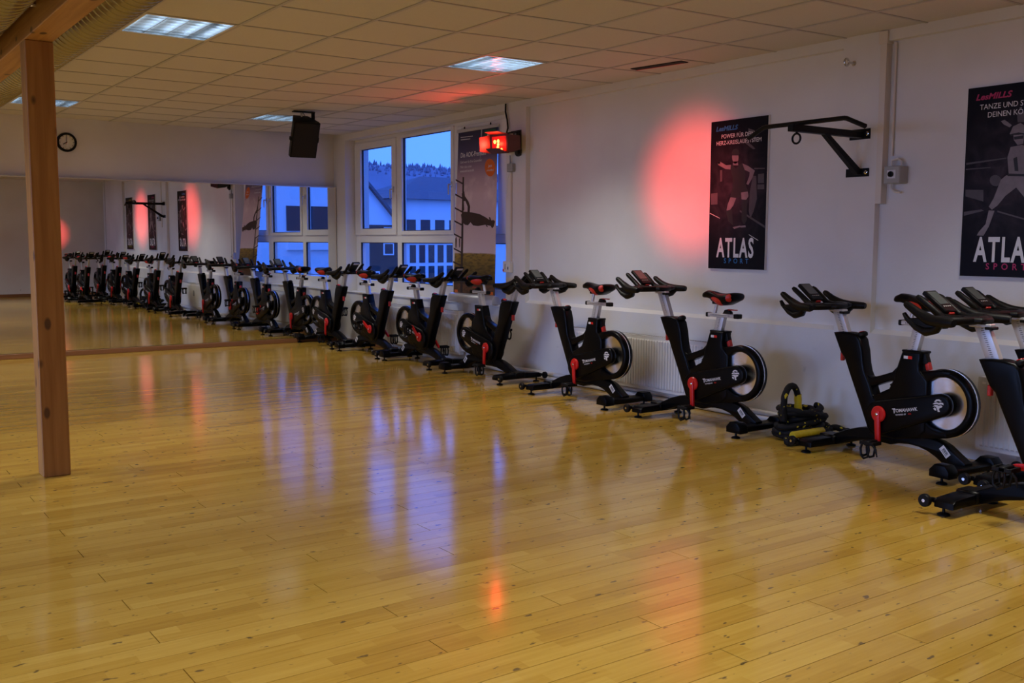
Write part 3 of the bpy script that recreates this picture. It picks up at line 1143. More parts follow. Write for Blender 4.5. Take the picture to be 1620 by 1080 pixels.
def make_bike():
    t = thing('spin_bike', 'x', 'exercise bike')
    # main body ---------------------------------------------------------
    fr = MB()
    fr.prism(U([(0.990, 0.803), (0.920, 0.812), (0.858, 0.812), (0.795, 0.800), (0.768, 0.772), (0.747, 0.700), (0.735, 0.620), (0.722, 0.570),
                (0.700, 0.530), (0.678, 0.490), (0.655, 0.430), (0.640, 0.410), (0.600, 0.400), (0.600, 0.180), (0.660, 0.170), (0.690, 0.208),
                (0.756, 0.353), (0.846, 0.540), (0.892, 0.640), (0.922, 0.668)]), -0.046, 0.046, 0.016, seg=3)
    fr.prism(U([(0.745, 0.575), (0.715, 0.545), (0.680, 0.532), (0.600, 0.558), (0.520, 0.588), (0.470, 0.640), (0.455, 0.600), (0.470, 0.540),
                (0.520, 0.534), (0.668, 0.476), (0.710, 0.470)]), -0.036, 0.036, 0.012, seg=3)
    fr.prism(U([(0.476, 0.630), (0.448, 0.715), (0.440, 0.730), (0.305, 0.732), (0.314, 0.656), (0.312, 0.620), (0.285, 0.600), (0.250, 0.560), (0.250, 0.250),
                (0.300, 0.200), (0.470, 0.165), (0.640, 0.165), (0.640, 0.400), (0.652, 0.420), (0.530, 0.482), (0.498, 0.545), (0.490, 0.600)]), -0.050, 0.050, 0.016, seg=3)
    # collar of the seat tube
    fr.box(0.295 - UC, 0.452 - UC, -0.040, 0.040, 0.722, 0.738, 0.005)
    fr.build('frame', M_BLACK, t, smooth=40)
    # shroud ring around the flywheel ------------------------------------
    sh = MB()
    mx = Matrix.Translation((FW_U - UC, 0, FW_Z))
    for s in (-1, 1):
        prof = [(0.160, s * 0.0125), (0.160, s * 0.034), (0.166, s * 0.042), (0.180, s * 0.045), (0.198, s * 0.041), (0.207, s * 0.030), (0.207, s * 0.0055), (0.198, s * 0.0065), (0.160, s * 0.0125)]
        sh.lathe(prof, 48, 'y', mx, caps=False)
    sh.prism(U([(0.32, 0.612), (0.24, 0.628), (0.17, 0.640), (0.10, 0.634), (0.11, 0.600), (0.20, 0.590), (0.27, 0.545), (0.33, 0.52)]), -0.044, 0.044, 0.012)
    sh.prism(U([(0.34, 0.300), (0.27, 0.320), (0.20, 0.285), (0.10, 0.268), (0.11, 0.232), (0.24, 0.205), (0.34, 0.200)]), -0.044, 0.044, 0.012)
    sh.build('flywheel_shroud', M_BLACK, t, smooth=40)
    # flywheel -------------------------------------------------------------
    fl = MB().lathe([(0.030, -0.014), (0.150, -0.010), (0.158, -0.011), (0.200, -0.006), (0.2095, -0.004), (0.2095, 0.004), (0.200, 0.006), (0.158, 0.011), (0.150, 0.010), (0.030, 0.014)], 64, 'y')
    fly = fl.build('flywheel', M_FLY, t, (FW_U - UC, 0, FW_Z), smooth=25)
    fly['label'] = 'brushed steel flywheel'
    # chain guards ------------------------------------------------------------
    gpoly = circ(0.575, 0.292, 0.108, -106, 75, 14) + circ(0.142, 0.430, 0.070, 76, 254, 12)
    gpoly = U(gpoly)
    for s in (-1, 1):
        g = MB().prism(gpoly, min(s * 0.030, s * 0.078), max(s * 0.030, s * 0.078), 0.014, seg=3).build('chain_guard', M_BLACK, t, smooth=40)
        # lettering and emblem, read from its own side
        rz = Matrix.Rotation(PI, 4, 'Z') if s > 0 else Matrix.Identity(4)
        base_m = Matrix.Rotation(R(90), 4, 'X')      # text plane -> XZ, facing -Y
        ang = R(12.5) if s > 0 else R(-12.5)
        tm = Matrix.Translation((0.378 - UC, s * 0.0785, 0.369)) @ rz @ base_m @ Matrix.Rotation(ang, 4, 'Z')
        mb = MB()
        b_ = text_bm('TOMAHAWK', 0.030, 0.98, 0.0006, 'CENTER')
        mb.merge(b_, tm @ Matrix.Translation((0, -0.010, 0)))
        b_ = text_bm('T', 0.044, 0.9, 0.0008, 'CENTER')
        mb.merge(b_, tm @ Matrix.Translation((-0.083, -0.014, 0)))
        mb.build('lettering', M_PRINTW, g, smooth=0)['label'] = 'white maker name on the guard'
        mb = MB()
        mb.merge(text_bm('POWERED BY', 0.0125, 1.0, 0.0002, 'LEFT'), tm @ Matrix.Translation((-0.075, -0.030, 0)))
        mb.build('lettering', M_PRINTW, g, smooth=0)
        mb = MB()
        mb.merge(text_bm('ICG', 0.0125, 1.0, 0.0003, 'LEFT'), tm @ Matrix.Translation((0.018, -0.030, 0)))
        mb.build('lettering', M_RED, g, smooth=0)
        # emblem: round head of feathers cut by curved lines
        em = MB()
        cm = Matrix.Translation((0.150 - UC, s * 0.0788, 0.430)) @ rz @ base_m
        r_ = 0.040
        shapes = [
            [(-0.70, 0.45), (-0.35, 0.86), (0.15, 0.95), (0.62, 0.72), (0.30, 0.62), (-0.05, 0.70), (-0.40, 0.48)],
            [(-0.92, 0.10), (-0.60, 0.34), (-0.20, 0.46), (0.10, 0.40), (0.40, 0.52), (0.86, 0.50), (0.95, 0.18), (0.55, 0.26), (0.15, 0.12), (-0.25, 0.22), (-0.60, 0.10)],
            [(-0.90, -0.30), (-0.55, -0.02), (-0.15, 0.06), (0.12, -0.04), (0.48, 0.10), (0.78, 0.00), (0.62, -0.22), (0.30, -0.32), (0.22, -0.62), (0.40, -0.90), (0.02, -0.96), (-0.12, -0.60), (-0.30, -0.28), (-0.60, -0.22)],
            [(-0.78, -0.56), (-0.52, -0.36), (-0.34, -0.46), (-0.22, -0.80), (-0.50, -0.80)],
        ]
        for sp in shapes:
            em.flat([(a * r_, c * r_) for a, c in sp], 0.0, 'xy', cm)
        em.build('emblem', M_PRINTW, g, smooth=0)
        # white and red badge under the seat tube collar
        bd = MB().box(0.395 - UC, 0.425 - UC, min(s * 0.0495, s * 0.0512), max(s * 0.0495, s * 0.0512), 0.684, 0.702, 0.0)
        bd.build('badge', M_PRINTW, t, smooth=0)
        bd = MB().box(0.365 - UC, 0.395 - UC, min(s * 0.0495, s * 0.0511), max(s * 0.0495, s * 0.0511), 0.684, 0.702, 0.0)
        bd.build('badge', M_RED, t, smooth=0)
    # cranks and pedals ---------------------------------------------------------
    for s in (1, -1):
        c = MB().lathe([(0.052, s * 0.080), (0.052, s * 0.088), (0.046, s * 0.094), (0.0, s * 0.096)], 28, 'y', caps=False)
        c.prism([(-0.020, 0.02), (0.020, 0.02), (0.0165, -0.165), (0.010, -0.185), (-0.010, -0.185), (-0.0165, -0.165)], min(s * 0.086, s * 0.104), max(s * 0.086, s * 0.104), 0.004)
        cr = c.build('crank', M_RED, t, (BB_U - UC, 0, BB_Z), smooth=40)
        cr['label'] = 'glossy red crank arm and disc'
        cr['side'] = s
        if s < 0:
            cr.rotation_euler = (0, PI, 0)
        MB().lathe([(0.010, s * 0.094), (0.010, s * 0.106), (0.006, s * 0.108)], 12, 'y').build('axle_bolt', M_CHROME, cr)
        p_ = pedal_mesh(s).build('pedal', M_BLACKM, cr, (0, s * 0.104, -0.175), smooth=40)
        if s < 0:
            p_.rotation_euler = (0, PI, 0)
    # legs and stabilisers --------------------------------------------------------
    bs = MB()
    bs.prism(U([(0.700, 0.205), (0.760, 0.196), (0.860, 0.165), (0.960, 0.120), (1.000, 0.098), (1.000, 0.050), (0.940, 0.050), (0.820, 0.095), (0.700, 0.122), (0.600, 0.128), (0.510, 0.124),
                (0.450, 0.142), (0.380, 0.150), (0.308, 0.146), (0.240, 0.130), (0.187, 0.106), (0.120, 0.066), (0.100, 0.050), (-0.020, 0.050), (-0.020, 0.100),
                (0.061, 0.151), (0.110, 0.184), (0.165, 0.206), (0.240, 0.214), (0.320, 0.206), (0.460, 0.180)]), -0.038, 0.038, 0.010)
    bs.build('base_leg', M_BLACK, t, smooth=40)
    stk = MB()
    mxs = Matrix.Translation((0.118 - UC, 0, 0.150)) @ Matrix.Rotation(R(-46), 4, 'Y')
    for s in (-1, 1):
        stk.box(-0.036, 0.036, s * 0.0382, s * 0.0388, -0.020, 0.020, 0, mxs)
    st = stk.build('inventory_sticker', M_PRINTW, t, smooth=0)
    bars = MB()
    for s in (-1, 1):
        for q in range(9):
            bars.box(-0.024 + q * 0.005, -0.0215 + q * 0.005 + (0.0012 if q % 3 else 0), min(s * 0.0386, s * 0.0392), max(s * 0.0386, s * 0.0392), -0.006, 0.012, 0, mxs)
        bars.box(-0.028, 0.020, min(s * 0.0386, s * 0.0392), max(s * 0.0386, s * 0.0392), -0.013, -0.010, 0, mxs)
    bars.build('barcode', M_INK, st, smooth=0, kind='stuff')
    # front stabiliser with transport wheels
    sb = MB()
    sb.prism([(-0.262, 0.046), (-0.262, 0.078), (-0.24, 0.094), (-0.10, 0.100), (0.10, 0.100), (0.24, 0.094), (0.262, 0.078), (0.262, 0.046)], 0.950 - UC, 1.062 - UC, 0.008, 'yz')
    sb.box(0.940 - UC, 1.070 - UC, -0.060, 0.060, 0.048, 0.112, 0.010)
    for s in (-1, 1):
        sb.box(1.045 - UC, 1.098 - UC, s * 0.244 - 0.010, s * 0.244 + 0.010, 0.062, 0.088, 0.006)
    stf = sb.build('front_stabiliser', M_BLACK, t, smooth=40)
    for s in (-1, 1):
        wl = MB().lathe([(0.008, -0.014), (0.030, -0.014), (0.034, -0.009), (0.034, 0.009), (0.030, 0.014), (0.008, 0.014)], 20, 'y').build(
            'transport_wheel', M_BLACKM, stf, (1.105 - UC, s * 0.272, 0.070), smooth=40)
        MB().lathe([(0.009, -0.016), (0.009, 0.016)], 10, 'y').build('wheel_bolt', M_CHROME, stf, (1.105 - UC, s * 0.272, 0.070))
    sb = MB()
    sb.box(-0.058 - UC, 0.052 - UC, -0.250, 0.250, 0.044, 0.088, 0.010)
    for s in (-1, 1):
        y0, y1 = sorted((s * 0.170, s * 0.262))
        sb.prism([(-0.068 - UC, 0.042), (-0.068 - UC, 0.085), (-0.040 - UC, 0.118), (0.030 - UC, 0.118), (0.062 - UC, 0.085), (0.062 - UC, 0.042)], y0, y1, 0.008)
    sb.build('rear_stabiliser', M_BLACK, t, smooth=40)
    for u in (0.0, 1.028):
        for s in (-1, 1):
            MB().lathe([(0.032, 0.0), (0.032, 0.007), (0.024, 0.013), (0.008, 0.015), (0.008, 0.050)], 16).build('levelling_foot', M_BLACKM, t, (u - UC, s * 0.222, 0), smooth=40)
    # handlebar post and head fittings -----------------------------------------------
    hp = MB()
    a = Vector((0.905 - UC, 0, 0.760))
    top = Vector((0.984 - UC, 0, 0.944))
    for lo, hi in ((a, top),):
        hp.prism([(lo.x - 0.039, lo.z), (lo.x + 0.039, lo.z), (hi.x + 0.039, hi.z), (hi.x - 0.039, hi.z)], -0.020, 0.020, 0.005)
    hpo = hp.build('handlebar_post', M_ALU, t, smooth=40)
    hpo['adj'] = 1
    tick = MB()
    for q in range(15):
        f_ = q / 14
        cx = a.x + (top.x - a.x) * (0.18 + 0.76 * f_)
        cz = a.z + (top.z - a.z) * (0.18 + 0.76 * f_)
        for s in (-1, 1):
            tick.box(cx - 0.010, cx + (0.006 if q % 2 else 0.002), min(s * 0.0198, s * 0.0206), max(s * 0.0198, s * 0.0206), cz - 0.0015, cz + 0.0015)
    tick.build('height_scale', M_INK, hpo, smooth=0, kind='stuff')
    kn = MB().lathe([(0.030, -0.012), (0.034, -0.006), (0.034, 0.008), (0.026, 0.018), (0.0, 0.020)], 18, 'z', Matrix.Translation((0.785 - UC, 0, 0.800)) @ Matrix.Rotation(R(20), 4, 'Y')).build('resistance_knob', M_BLACKM, t)
    MB().lathe([(0.020, 0.0185), (0.018, 0.022), (0.0, 0.0225)], 14, 'z', Matrix.Translation((0.785 - UC, 0, 0.800)) @ Matrix.Rotation(R(20), 4, 'Y'), caps=False).build('knob_cap', M_RED, kn)
    MB().box(0.928 - UC, 0.950 - UC, -0.014, 0.014, 0.615, 0.672, 0.004, Matrix.Translation((0, 0, 0))).build('release_lever', M_REDP, t)
    lv = MB().prism(U([(0.330, 0.726), (0.298, 0.726), (0.276, 0.668), (0.300, 0.655), (0.318, 0.660)]), -0.020, 0.020, 0.005).build('seat_lever', M_BLACKM, t)
    MB().prism(U([(0.304, 0.668), (0.276, 0.672), (0.262, 0.628), (0.288, 0.620)]), -0.016, 0.016, 0.004).build('lever_tip', M_REDP, lv)
    ck = MB().prism(U([(0.545, 0.505), (0.505, 0.530), (0.505, 0.490), (0.530, 0.475)]), -0.020, 0.020, 0.004)
    ck.build('brake_sensor', M_BLACKM, t)
    # handlebar ------------------------------------------------------------------------
    hb = MB()
    zb = 0.972
    for s in (-1, 1):
        # side bar: rear grip, flat run, then the horn rising forward
        hb.tube([(0.985 - UC, s * 0.262, zb - 0.004), (1.00 - UC, s * 0.258, zb - 0.003), (1.10 - UC, s * 0.238, zb - 0.002), (1.150 - UC, s * 0.222, zb + 0.004), (1.185 - UC, s * 0.214, zb + 0.018),
                 (1.23 - UC, s * 0.210, zb + 0.040), (1.285 - UC, s * 0.208, zb + 0.072), (1.30 - UC, s * 0.208, zb + 0.079)],
                [0.019, 0.024, 0.029, 0.031, 0.028, 0.023, 0.020, 0.014], 12)
        hb.sphere((1.115 - UC, s * 0.165, zb), 0.075, 0.085, 0.024, 16)
        hb.prism([(1.085 - UC, zb - 0.022), (1.120 - UC, zb - 0.058), (1.165 - UC, zb - 0.072), (1.225 - UC, zb - 0.044), (1.280 - UC, zb + 0.002), (1.200 - UC, zb + 0.012), (1.140 - UC, zb)], s * 0.214 - 0.016, s * 0.214 + 0.016, 0.008)
        # bow in front of the rider joining side bar and middle
        hb.tube([(1.140 - UC, s * 0.224, zb), (1.085 - UC, s * 0.180, zb - 0.002), (1.045 - UC, s * 0.120, zb - 0.001), (1.020 - UC, s * 0.060, zb), (1.010 - UC, 0, zb)], [0.020, 0.022, 0.022, 0.022, 0.022], 12)
        # lower drop loop
        hb.tube([(1.300 - UC, s * 0.214, zb + 0.028), (1.280 - UC, s * 0.214, zb + 0.000), (1.220 - UC, s * 0.212, zb - 0.040), (1.165 - UC, s * 0.212, zb - 0.060), (1.110 - UC, s * 0.220, zb - 0.048), (1.070 - UC, s * 0.236, zb - 0.012)],
                [0.011, 0.015, 0.024, 0.029, 0.024, 0.016], 12, sq=(1.25, 0.85))
        # inner horn beside the console
        hb.tube([(1.120 - UC, s * 0.150, zb - 0.002), (1.150 - UC, s * 0.110, zb + 0.004), (1.175 - UC, s * 0.088, zb + 0.020), (1.23 - UC, s * 0.092, zb + 0.062), (1.29 - UC, s * 0.096, zb + 0.104), (1.305 - UC, s * 0.096, zb + 0.113)],
                [0.021, 0.022, 0.020, 0.018, 0.017, 0.012], 12)
        hb.tube([(1.040 - UC, s * 0.095, zb + 0.004), (1.11 - UC, s * 0.085, zb + 0.006), (1.165 - UC, s * 0.085, zb + 0.016)], [0.022, 0.018, 0.016], 10)
    hb.box(0.955 - UC, 1.190 - UC, -0.060, 0.060, zb - 0.016, zb + 0.016, 0.010)
    hbo = hb.build('handlebar', M_RUBBER, t, smooth=50)
    hbo['adj'] = 1
    MB().box(0.930 - UC, 1.050 - UC, -0.024, 0.024, 0.938, 0.957, 0.004).build('stem_rail', M_ALU, hbo)
    MB().box(0.915 - UC, 0.960 - UC, -0.030, 0.030, 0.928, 0.944, 0.004).build('stem_lever', M_BLACKM, hbo)
    # console: tilted computer with screen facing the rider
    cm = Matrix.Translation((1.235 - UC, 0, zb + 0.084)) @ Matrix.Rotation(R(-37), 4, 'Y')
    co = MB().box(-0.085, 0.085, -0.052, 0.052, -0.014, 0.012, 0.005, cm)
    co.box(-0.10, -0.05, -0.030, 0.030, -0.055, -0.008, 0.006, cm)
    coo = co.build('console', M_BLACKM, t, smooth=40)
    coo['adj'] = 1
    MB().box(-0.030, 0.072, -0.040, 0.040, 0.0115, 0.0128, 0, cm).build('screen', M_SCREEN, coo, smooth=0)
    MB().box(-0.098, -0.088, -0.022, 0.022, -0.010, 0.004, 0.003, cm).build('red_button', M_REDP, coo)
    MB().box(0.058, 0.085, -0.036, 0.036, -0.018, -0.0138, 0.0, cm).build('reflection_plate', M_ALU, coo, smooth=0)  # silver plate added for the window light reflecting off the console top
    bt = MB()
    for q in range(4):
        bt.box(-0.052, -0.044, -0.032 + q * 0.018, -0.022 + q * 0.018, 0.0115, 0.0130, 0, cm)
    bt.build('keys', M_GREY, coo, smooth=0, kind='stuff')
    # seat post, rail and saddle --------------------------------------------------------
    sp = MB()
    lo, hi = Vector((0.404 - UC, 0, 0.690)), Vector((0.3525 - UC, 0, 0.888))
    sp.prism([(lo.x - 0.037, lo.z), (lo.x + 0.037, lo.z), (hi.x + 0.037, hi.z), (hi.x - 0.037, hi.z)], -0.020, 0.020, 0.005)
    spo = sp.build('seat_post', M_ALU, t, smooth=40)
    spo['adj'] = 2
    tick = MB()
    for q in range(15):
        f_ = 0.20 + 0.76 * q / 14
        cx, cz = lo.x + (hi.x - lo.x) * f_, lo.z + (hi.z - lo.z) * f_
        for s in (-1, 1):
            tick.box(cx - 0.008, cx + (0.008 if q % 2 else 0.003), min(s * 0.0198, s * 0.0206), max(s * 0.0198, s * 0.0206), cz - 0.0015, cz + 0.0015)
    tick.build('height_scale', M_INK, spo, smooth=0, kind='stuff')
    rl = MB().box(0.215 - UC, 0.480 - UC, -0.021, 0.021, 0.888, 0.916, 0.004)
    rlo = rl.build('seat_rail', M_ALU, t, smooth=40)
    rlo['adj'] = 2
    MB().box(0.172 - UC, 0.222 - UC, -0.024, 0.024, 0.885, 0.919, 0.005).build('end_cap', M_BLACKM, rlo)
    MB().box(0.474 - UC, 0.500 - UC, -0.024, 0.024, 0.885, 0.919, 0.005).build('end_cap', M_BLACKM, rlo)
    tick = MB()
    for q in range(18):
        for s in (-1, 1):
            tick.box(0.255 - UC + q * 0.011, 0.259 - UC + q * 0.011, min(s * 0.0208, s * 0.0216), max(s * 0.0208, s * 0.0216), 0.898, 0.906)
    tick.build('slide_scale', M_INK, rlo, smooth=0, kind='stuff')
    cl = MB().prism(U([(0.335, 0.915), (0.255, 0.915), (0.262, 0.934), (0.290, 0.950), (0.315, 0.946)]), -0.016, 0.016, 0.004).build('clamp', M_BLACKM, rlo)
    MB().box(0.205 - UC, 0.290 - UC, -0.012, 0.012, 0.943, 0.951, 0.003).build('clamp_lever', M_REDP, rlo)
    MB().cyl((0.425 - UC, 0, 0.914), (0.405 - UC, 0, 0.985), 0.014, 0.013, 14).build('saddle_pillar', M_ALU, rlo)
    sa = saddle_mesh()
    for v in sa.bm.verts:
        v.co.z += 0.052
    sao = sa.build('saddle', M_BLACK, t, smooth=60)
    sao['adj'] = 2
    zz = 0.052
    for s in (-1, 1):
        saddle_patch(s, 0.425, 0.290, R(-78), R(14), zz).build('side_pad', M_REDP, sao, smooth=60)
        saddle_patch(s, 0.238, 0.203, R(-50), R(45), zz).build('rear_pad', M_REDP, sao, smooth=60)
        MB().tube([(0.47 - UC, s * 0.018, 0.985 + zz), (0.44 - UC, s * 0.022, 0.958 + zz), (0.39 - UC, s * 0.022, 0.945 + zz), (0.30 - UC, s * 0.028, 0.948 + zz), (0.25 - UC, s * 0.034, 0.972 + zz)], 0.0045, 6).build('saddle_wire', M_BLACKM, sao)
    MB().box(0.385 - UC, 0.435 - UC, -0.028, 0.028, 0.932 + zz, 0.962 + zz, 0.006).build('saddle_clamp', M_BLACKM, sao)
    return t


bike0 = make_bike()
# (x, front y, rear y, facing, handlebar shift, seat shift, crank turn, label)
BIKES = [
    (5.600, 4.208, 3.182, 1, 0.000, 0.000, 4, 4.2, 'black spin bike with its front wheels beside the coiled rope'),
    (5.610, 5.822, 4.840, 1, 0.055, -0.052, 4, 0.0, 'black spin bike below the poster of the man in running pose'),
    (5.618, 7.290, 6.272, 1, 0.020, -0.040, 4, 0.0, 'black spin bike facing the mirror, beside the left half of the middle radiator'),
    (4.945, 2.805, 1.790, 1, 0.030, 0.000, -82, 1.0, 'black spin bike cut off by the right picture edge, nearest to the viewer'),
    (5.560, 2.950, 1.930, 1, 0.030, 0.000, 10, 1.0, 'black spin bike at the right picture edge, half hidden behind the nearest bike'),
    (5.600, 1.400, 0.380, 1, 0.060, -0.030, 30, 0.0, 'black spin bike seen only in the mirror, close to the wall below the third poster'),
    (4.930, 1.560, 0.540, 1, 0.030, 0.010, -60, 0.0, 'black spin bike seen only in the mirror, leftmost of the row'),
    (5.725, 7.955, 8.990, -1, 0.000, -0.030, 4, 0.0, 'black spin bike on the right of the roll-up banner, facing the viewer'),
    (5.735, 9.330, 10.350, -1, 0.010, -0.050, 130, 0.0, 'black spin bike in front of the lower end of the roll-up banner'),
    (5.745, 10.545, 11.590, -1, 0.010, -0.045, 118, 0.0, 'black spin bike below the middle column of window panes'),
    (5.765, 11.835, 12.880, -1, 0.015, -0.040, 4, 0.0, 'black spin bike standing right against the mirror in the corner'),
]
for n_, (bx, yf, yr, fac, dh, ds, crk, tilt, lab) in enumerate(BIKES):
    t = bike0 if n_ == 0 else copy_tree(bike0)
    t['label'] = lab
    t['group'] = 'spin bikes along the right wall'
    t.location = (bx, (yf + yr) / 2, 0)
    t.rotation_euler = (0, 0, R(90 if fac > 0 else -90) - R(tilt))
    for ch in t.children:
        if ch.get('adj') == 1:
            ch.location = HB_DIR * dh
        elif ch.get('adj') == 2:
            ch.location = ST_DIR * ds
        if ch.get('side'):
            a = R(crk) + (PI if ch['side'] * fac < 0 else 0)
            ch.rotation_euler = (0, a, 0)
            for g in ch.children:
                if g.name.startswith('pedal'):
                    g.rotation_euler = (0, -a, 0)
for o in list(bpy.data.objects):
    for k_ in ('adj', 'side'):
        if k_ in o:
            del o[k_]

# ------------------------------------------------------------------ radiators and pipes
def radiator(y0, y1, z0, z1, label, meter=None):
    t = thing('radiator', label, 'radiator', (XW - 0.065, (y0 + y1) / 2, z0), 0, 'panel radiators')
    L_, Hh = (y1 - y0) / 2, z1 - z0
    # fluted front panel
    mb = MB()
    n = int(round((y1 - y0 - 0.06) / 0.0333))
    b = bmesh.new()
    prof = [(-L_, -0.030)]
    for q in range(n):
        y = -L_ + 0.03 + q * 0.0333
        prof += [(y, -0.030), (y + 0.006, -0.040), (y + 0.024, -0.040), (y + 0.0295, -0.030)]
    prof.append((L_, -0.030))
    za, zb = 0.035, Hh - 0.040
    lo = [b.verts.new((x, y, za)) for y, x in prof]
    hi = [b.verts.new((x, y, zb)) for y, x in prof]
    lo2 = [b.verts.new((-0.030, y, za - 0.012)) for y, x in prof]
    hi2 = [b.verts.new((-0.030, y, zb + 0.012)) for y, x in prof]
    for q in range(len(prof) - 1):
        b.faces.new((lo[q], lo[q + 1], hi[q + 1], hi[q]))
        b.faces.new((lo2[q], lo2[q + 1], lo[q + 1], lo[q]))
        b.faces.new((hi[q], hi[q + 1], hi2[q + 1], hi2[q]))
    bmesh.ops.recalc_face_normals(b, faces=b.faces)
    mb.merge(b)
    mb.box(-0.0305, -0.028, -L_, L_, 0.0, za - 0.010).box(-0.0305, -0.028, -L_, L_, zb + 0.010, Hh)
    mb.build('front_panel', M_RADI, t, smooth=0)
    MB().box(-0.028, 0.026, -L_ + 0.002, L_ - 0.002, 0.01, Hh - 0.012).build('convector_core', M_RADI, t, smooth=0)
    MB().box(-0.032, 0.032, -L_ - 0.003, -L_ + 0.003, 0.0, Hh, 0.002).build('side_cover', M_RADI, t, smooth=0)
    MB().box(-0.032, 0.032, L_ - 0.003, L_ + 0.003, 0.0, Hh, 0.002).build('side_cover', M_RADI, t, smooth=0)
    gr = MB().box(-0.032, 0.032, -L_ + 0.004, L_ - 0.004, Hh - 0.003, Hh + 0.002, 0.001).build('top_grille', M_RADI, t, smooth=0)
    sl = MB()
    q = -L_ + 0.03
    while q < L_ - 0.03:
        sl.box(-0.022, 0.022, q, q + 0.014, Hh + 0.0015, Hh + 0.0025)
        q += 0.028
    sl.build('grille_slots', M_DARK, gr, smooth=0, kind='stuff')
    MB().lathe([(0.012, 0.0), (0.012, 0.045), (0.019, 0.048), (0.021, 0.075), (0.018, 0.110), (0.0, 0.112)], 14, 'y', Matrix.Translation((0, -L_ - 0.115, Hh - 0.06)) @ Matrix.Rotation(0, 4, 'X'), caps=False).build('thermostat_valve', M_WHITE, t)
    for s in (0.018,):
        MB().tube([(0.01, -L_ - 0.0, 0.05), (0.01, -L_ - 0.05, 0.05), (0.025, -L_ - 0.06, 0.04), (0.060, -L_ - 0.06, 0.035)], 0.011, 8).build('connection_pipe', M_WHITE, t)
    for s in (-1, 1):
        MB().box(0.024, 0.064, s * (L_ - 0.25) - 0.015, s * (L_ - 0.25) + 0.015, 0.05, Hh - 0.06).build('wall_bracket', M_RADI, t, smooth=0)
    if meter is not None:
        MB().box(-0.056, -0.038, meter - 0.018, meter + 0.018, Hh * 0.5, Hh * 0.5 + 0.105, 0.004).build('heat_meter', M_GREY, t)['label'] = 'small grey heat meter on the panel'
    return t


radiator(5.62, 7.57, 0.095, 0.572, 'long white panel radiator behind the two bikes near the running man poster', 0.05)
radiator(9.55, 11.45, 0.110, 0.605, 'white panel radiator under the window')
radiator(1.55, 3.40, 0.092, 0.555, 'white panel radiator at the right picture edge', None)

pp = thing('heating_pipes', 'pair of white heating pipes along the wall foot', 'pipes', (XW - 0.05, 7.2, 0.0))
for dx, z, ya, yb in ((0.0, 0.024, 4.98, 9.35), (0.018, 0.066, 4.98, 9.35)):
    MB().tube([(dx, ya - 7.2, z), (dx, ya - 7.2 + 0.02, z), (dx, yb - 7.2 - 0.02, z), (dx, yb - 7.2, z)], [0.016, 0.020, 0.020, 0.016], 12).build('pipe', M_WHITE, pp)
for yv in (8.05, 8.15):
    MB().tube([(0.0, yv - 7.2, 0.03), (0.0, yv - 7.2, 0.05), (0.02, yv - 7.2, 0.062)], 0.022, 10).build('pipe_bend', M_WHITE, pp)


# ------------------------------------------------------------------ battle rope
def rope_fleck():
    m, nt, b = nodes_of('flecked_rope')
    L = nt.links.new
    tc = N(nt, 'ShaderNodeTexCoord')
    n = N(nt, 'ShaderNodeTexNoise')
    n.inputs['Scale'].default_value = 38
    n.inputs['Detail'].default_value = 0
    L(tc.outputs['Object'], n.inputs['Vector'])
    cr = N(nt, 'ShaderNodeValToRGB')
    cr.color_ramp.interpolation = 'CONSTANT'
    cr.color_ramp.elements[0].color = (0.005, 0.005, 0.006, 1)
    cr.color_ramp.elements[1].position = 0.765
    cr.color_ramp.elements[1].color = (0.50, 0.40, 0.02, 1)
    L(n.outputs['Fac'], cr.inputs[0])
    L(cr.outputs[0], b.inputs['Base Color'])
    b.inputs['Roughness'].default_value = 0.7
    b.inputs['Specular IOR Level'].default_value = 0.25
    return m


def rope_path(pts, step=0.010):
    # Catmull-Rom resampling
    P = [Vector(p_) for p_ in pts]
    out = []
    for i in range(len(P) - 1):
        p0, p1, p2, p3 = P[max(0, i - 1)], P[i], P[i + 1], P[min(len(P) - 1, i + 2)]
        n = max(2, int((p2 - p1).length / step))
        for k_ in range(n):
            t = k_ / n
            out.append(0.5 * ((2 * p1) + (p2 - p0) * t + (2 * p0 - 5 * p1 + 4 * p2 - p3) * t * t + (3 * p1 - p0 - 3 * p2 + p3) * t ** 3))
    out.append(P[-1])
    return out


def rope_tube(mb, pts, r, lobes=3, depth=0.16, pitch=0.075, seg=12):
    b = bmesh.new()
    rings = []
    prev = None
    s = 0.0
    for i, p_ in enumerate(pts):
        t = (pts[min(i + 1, len(pts) - 1)] - pts[max(i - 1, 0)]).normalized()
        if prev is None:
            nx = t.cross(Vector((0, 0, 1)) if abs(t.z) < 0.9 else Vector((1, 0, 0))).normalized()
        else:
            nx = (prev - t * prev.dot(t)).normalized()
        prev = nx
        ny = t.cross(nx)
        if i:
            s += (pts[i] - pts[i - 1]).length
        ring = []
        for j in range(seg):
            a = 2 * PI * j / seg
            rr = r * (1 + depth * (abs(math.cos(lobes * 0.5 * (a - 2 * PI * s / (pitch * lobes)))) - 0.6))
            ring.append(b.verts.new(p_ + (nx * math.cos(a) + ny * math.sin(a)) * rr))
        rings.append(ring)
    for A_, B_ in zip(rings, rings[1:]):
        for j in range(seg):
            q = (j + 1) % seg
            b.faces.new((A_[j], A_[q], B_[q], B_[j]))
    b.faces.new(rings[0])
    b.faces.new(rings[-1])
    bmesh.ops.recalc_face_normals(b, faces=b.faces)
    return mb.merge(b)


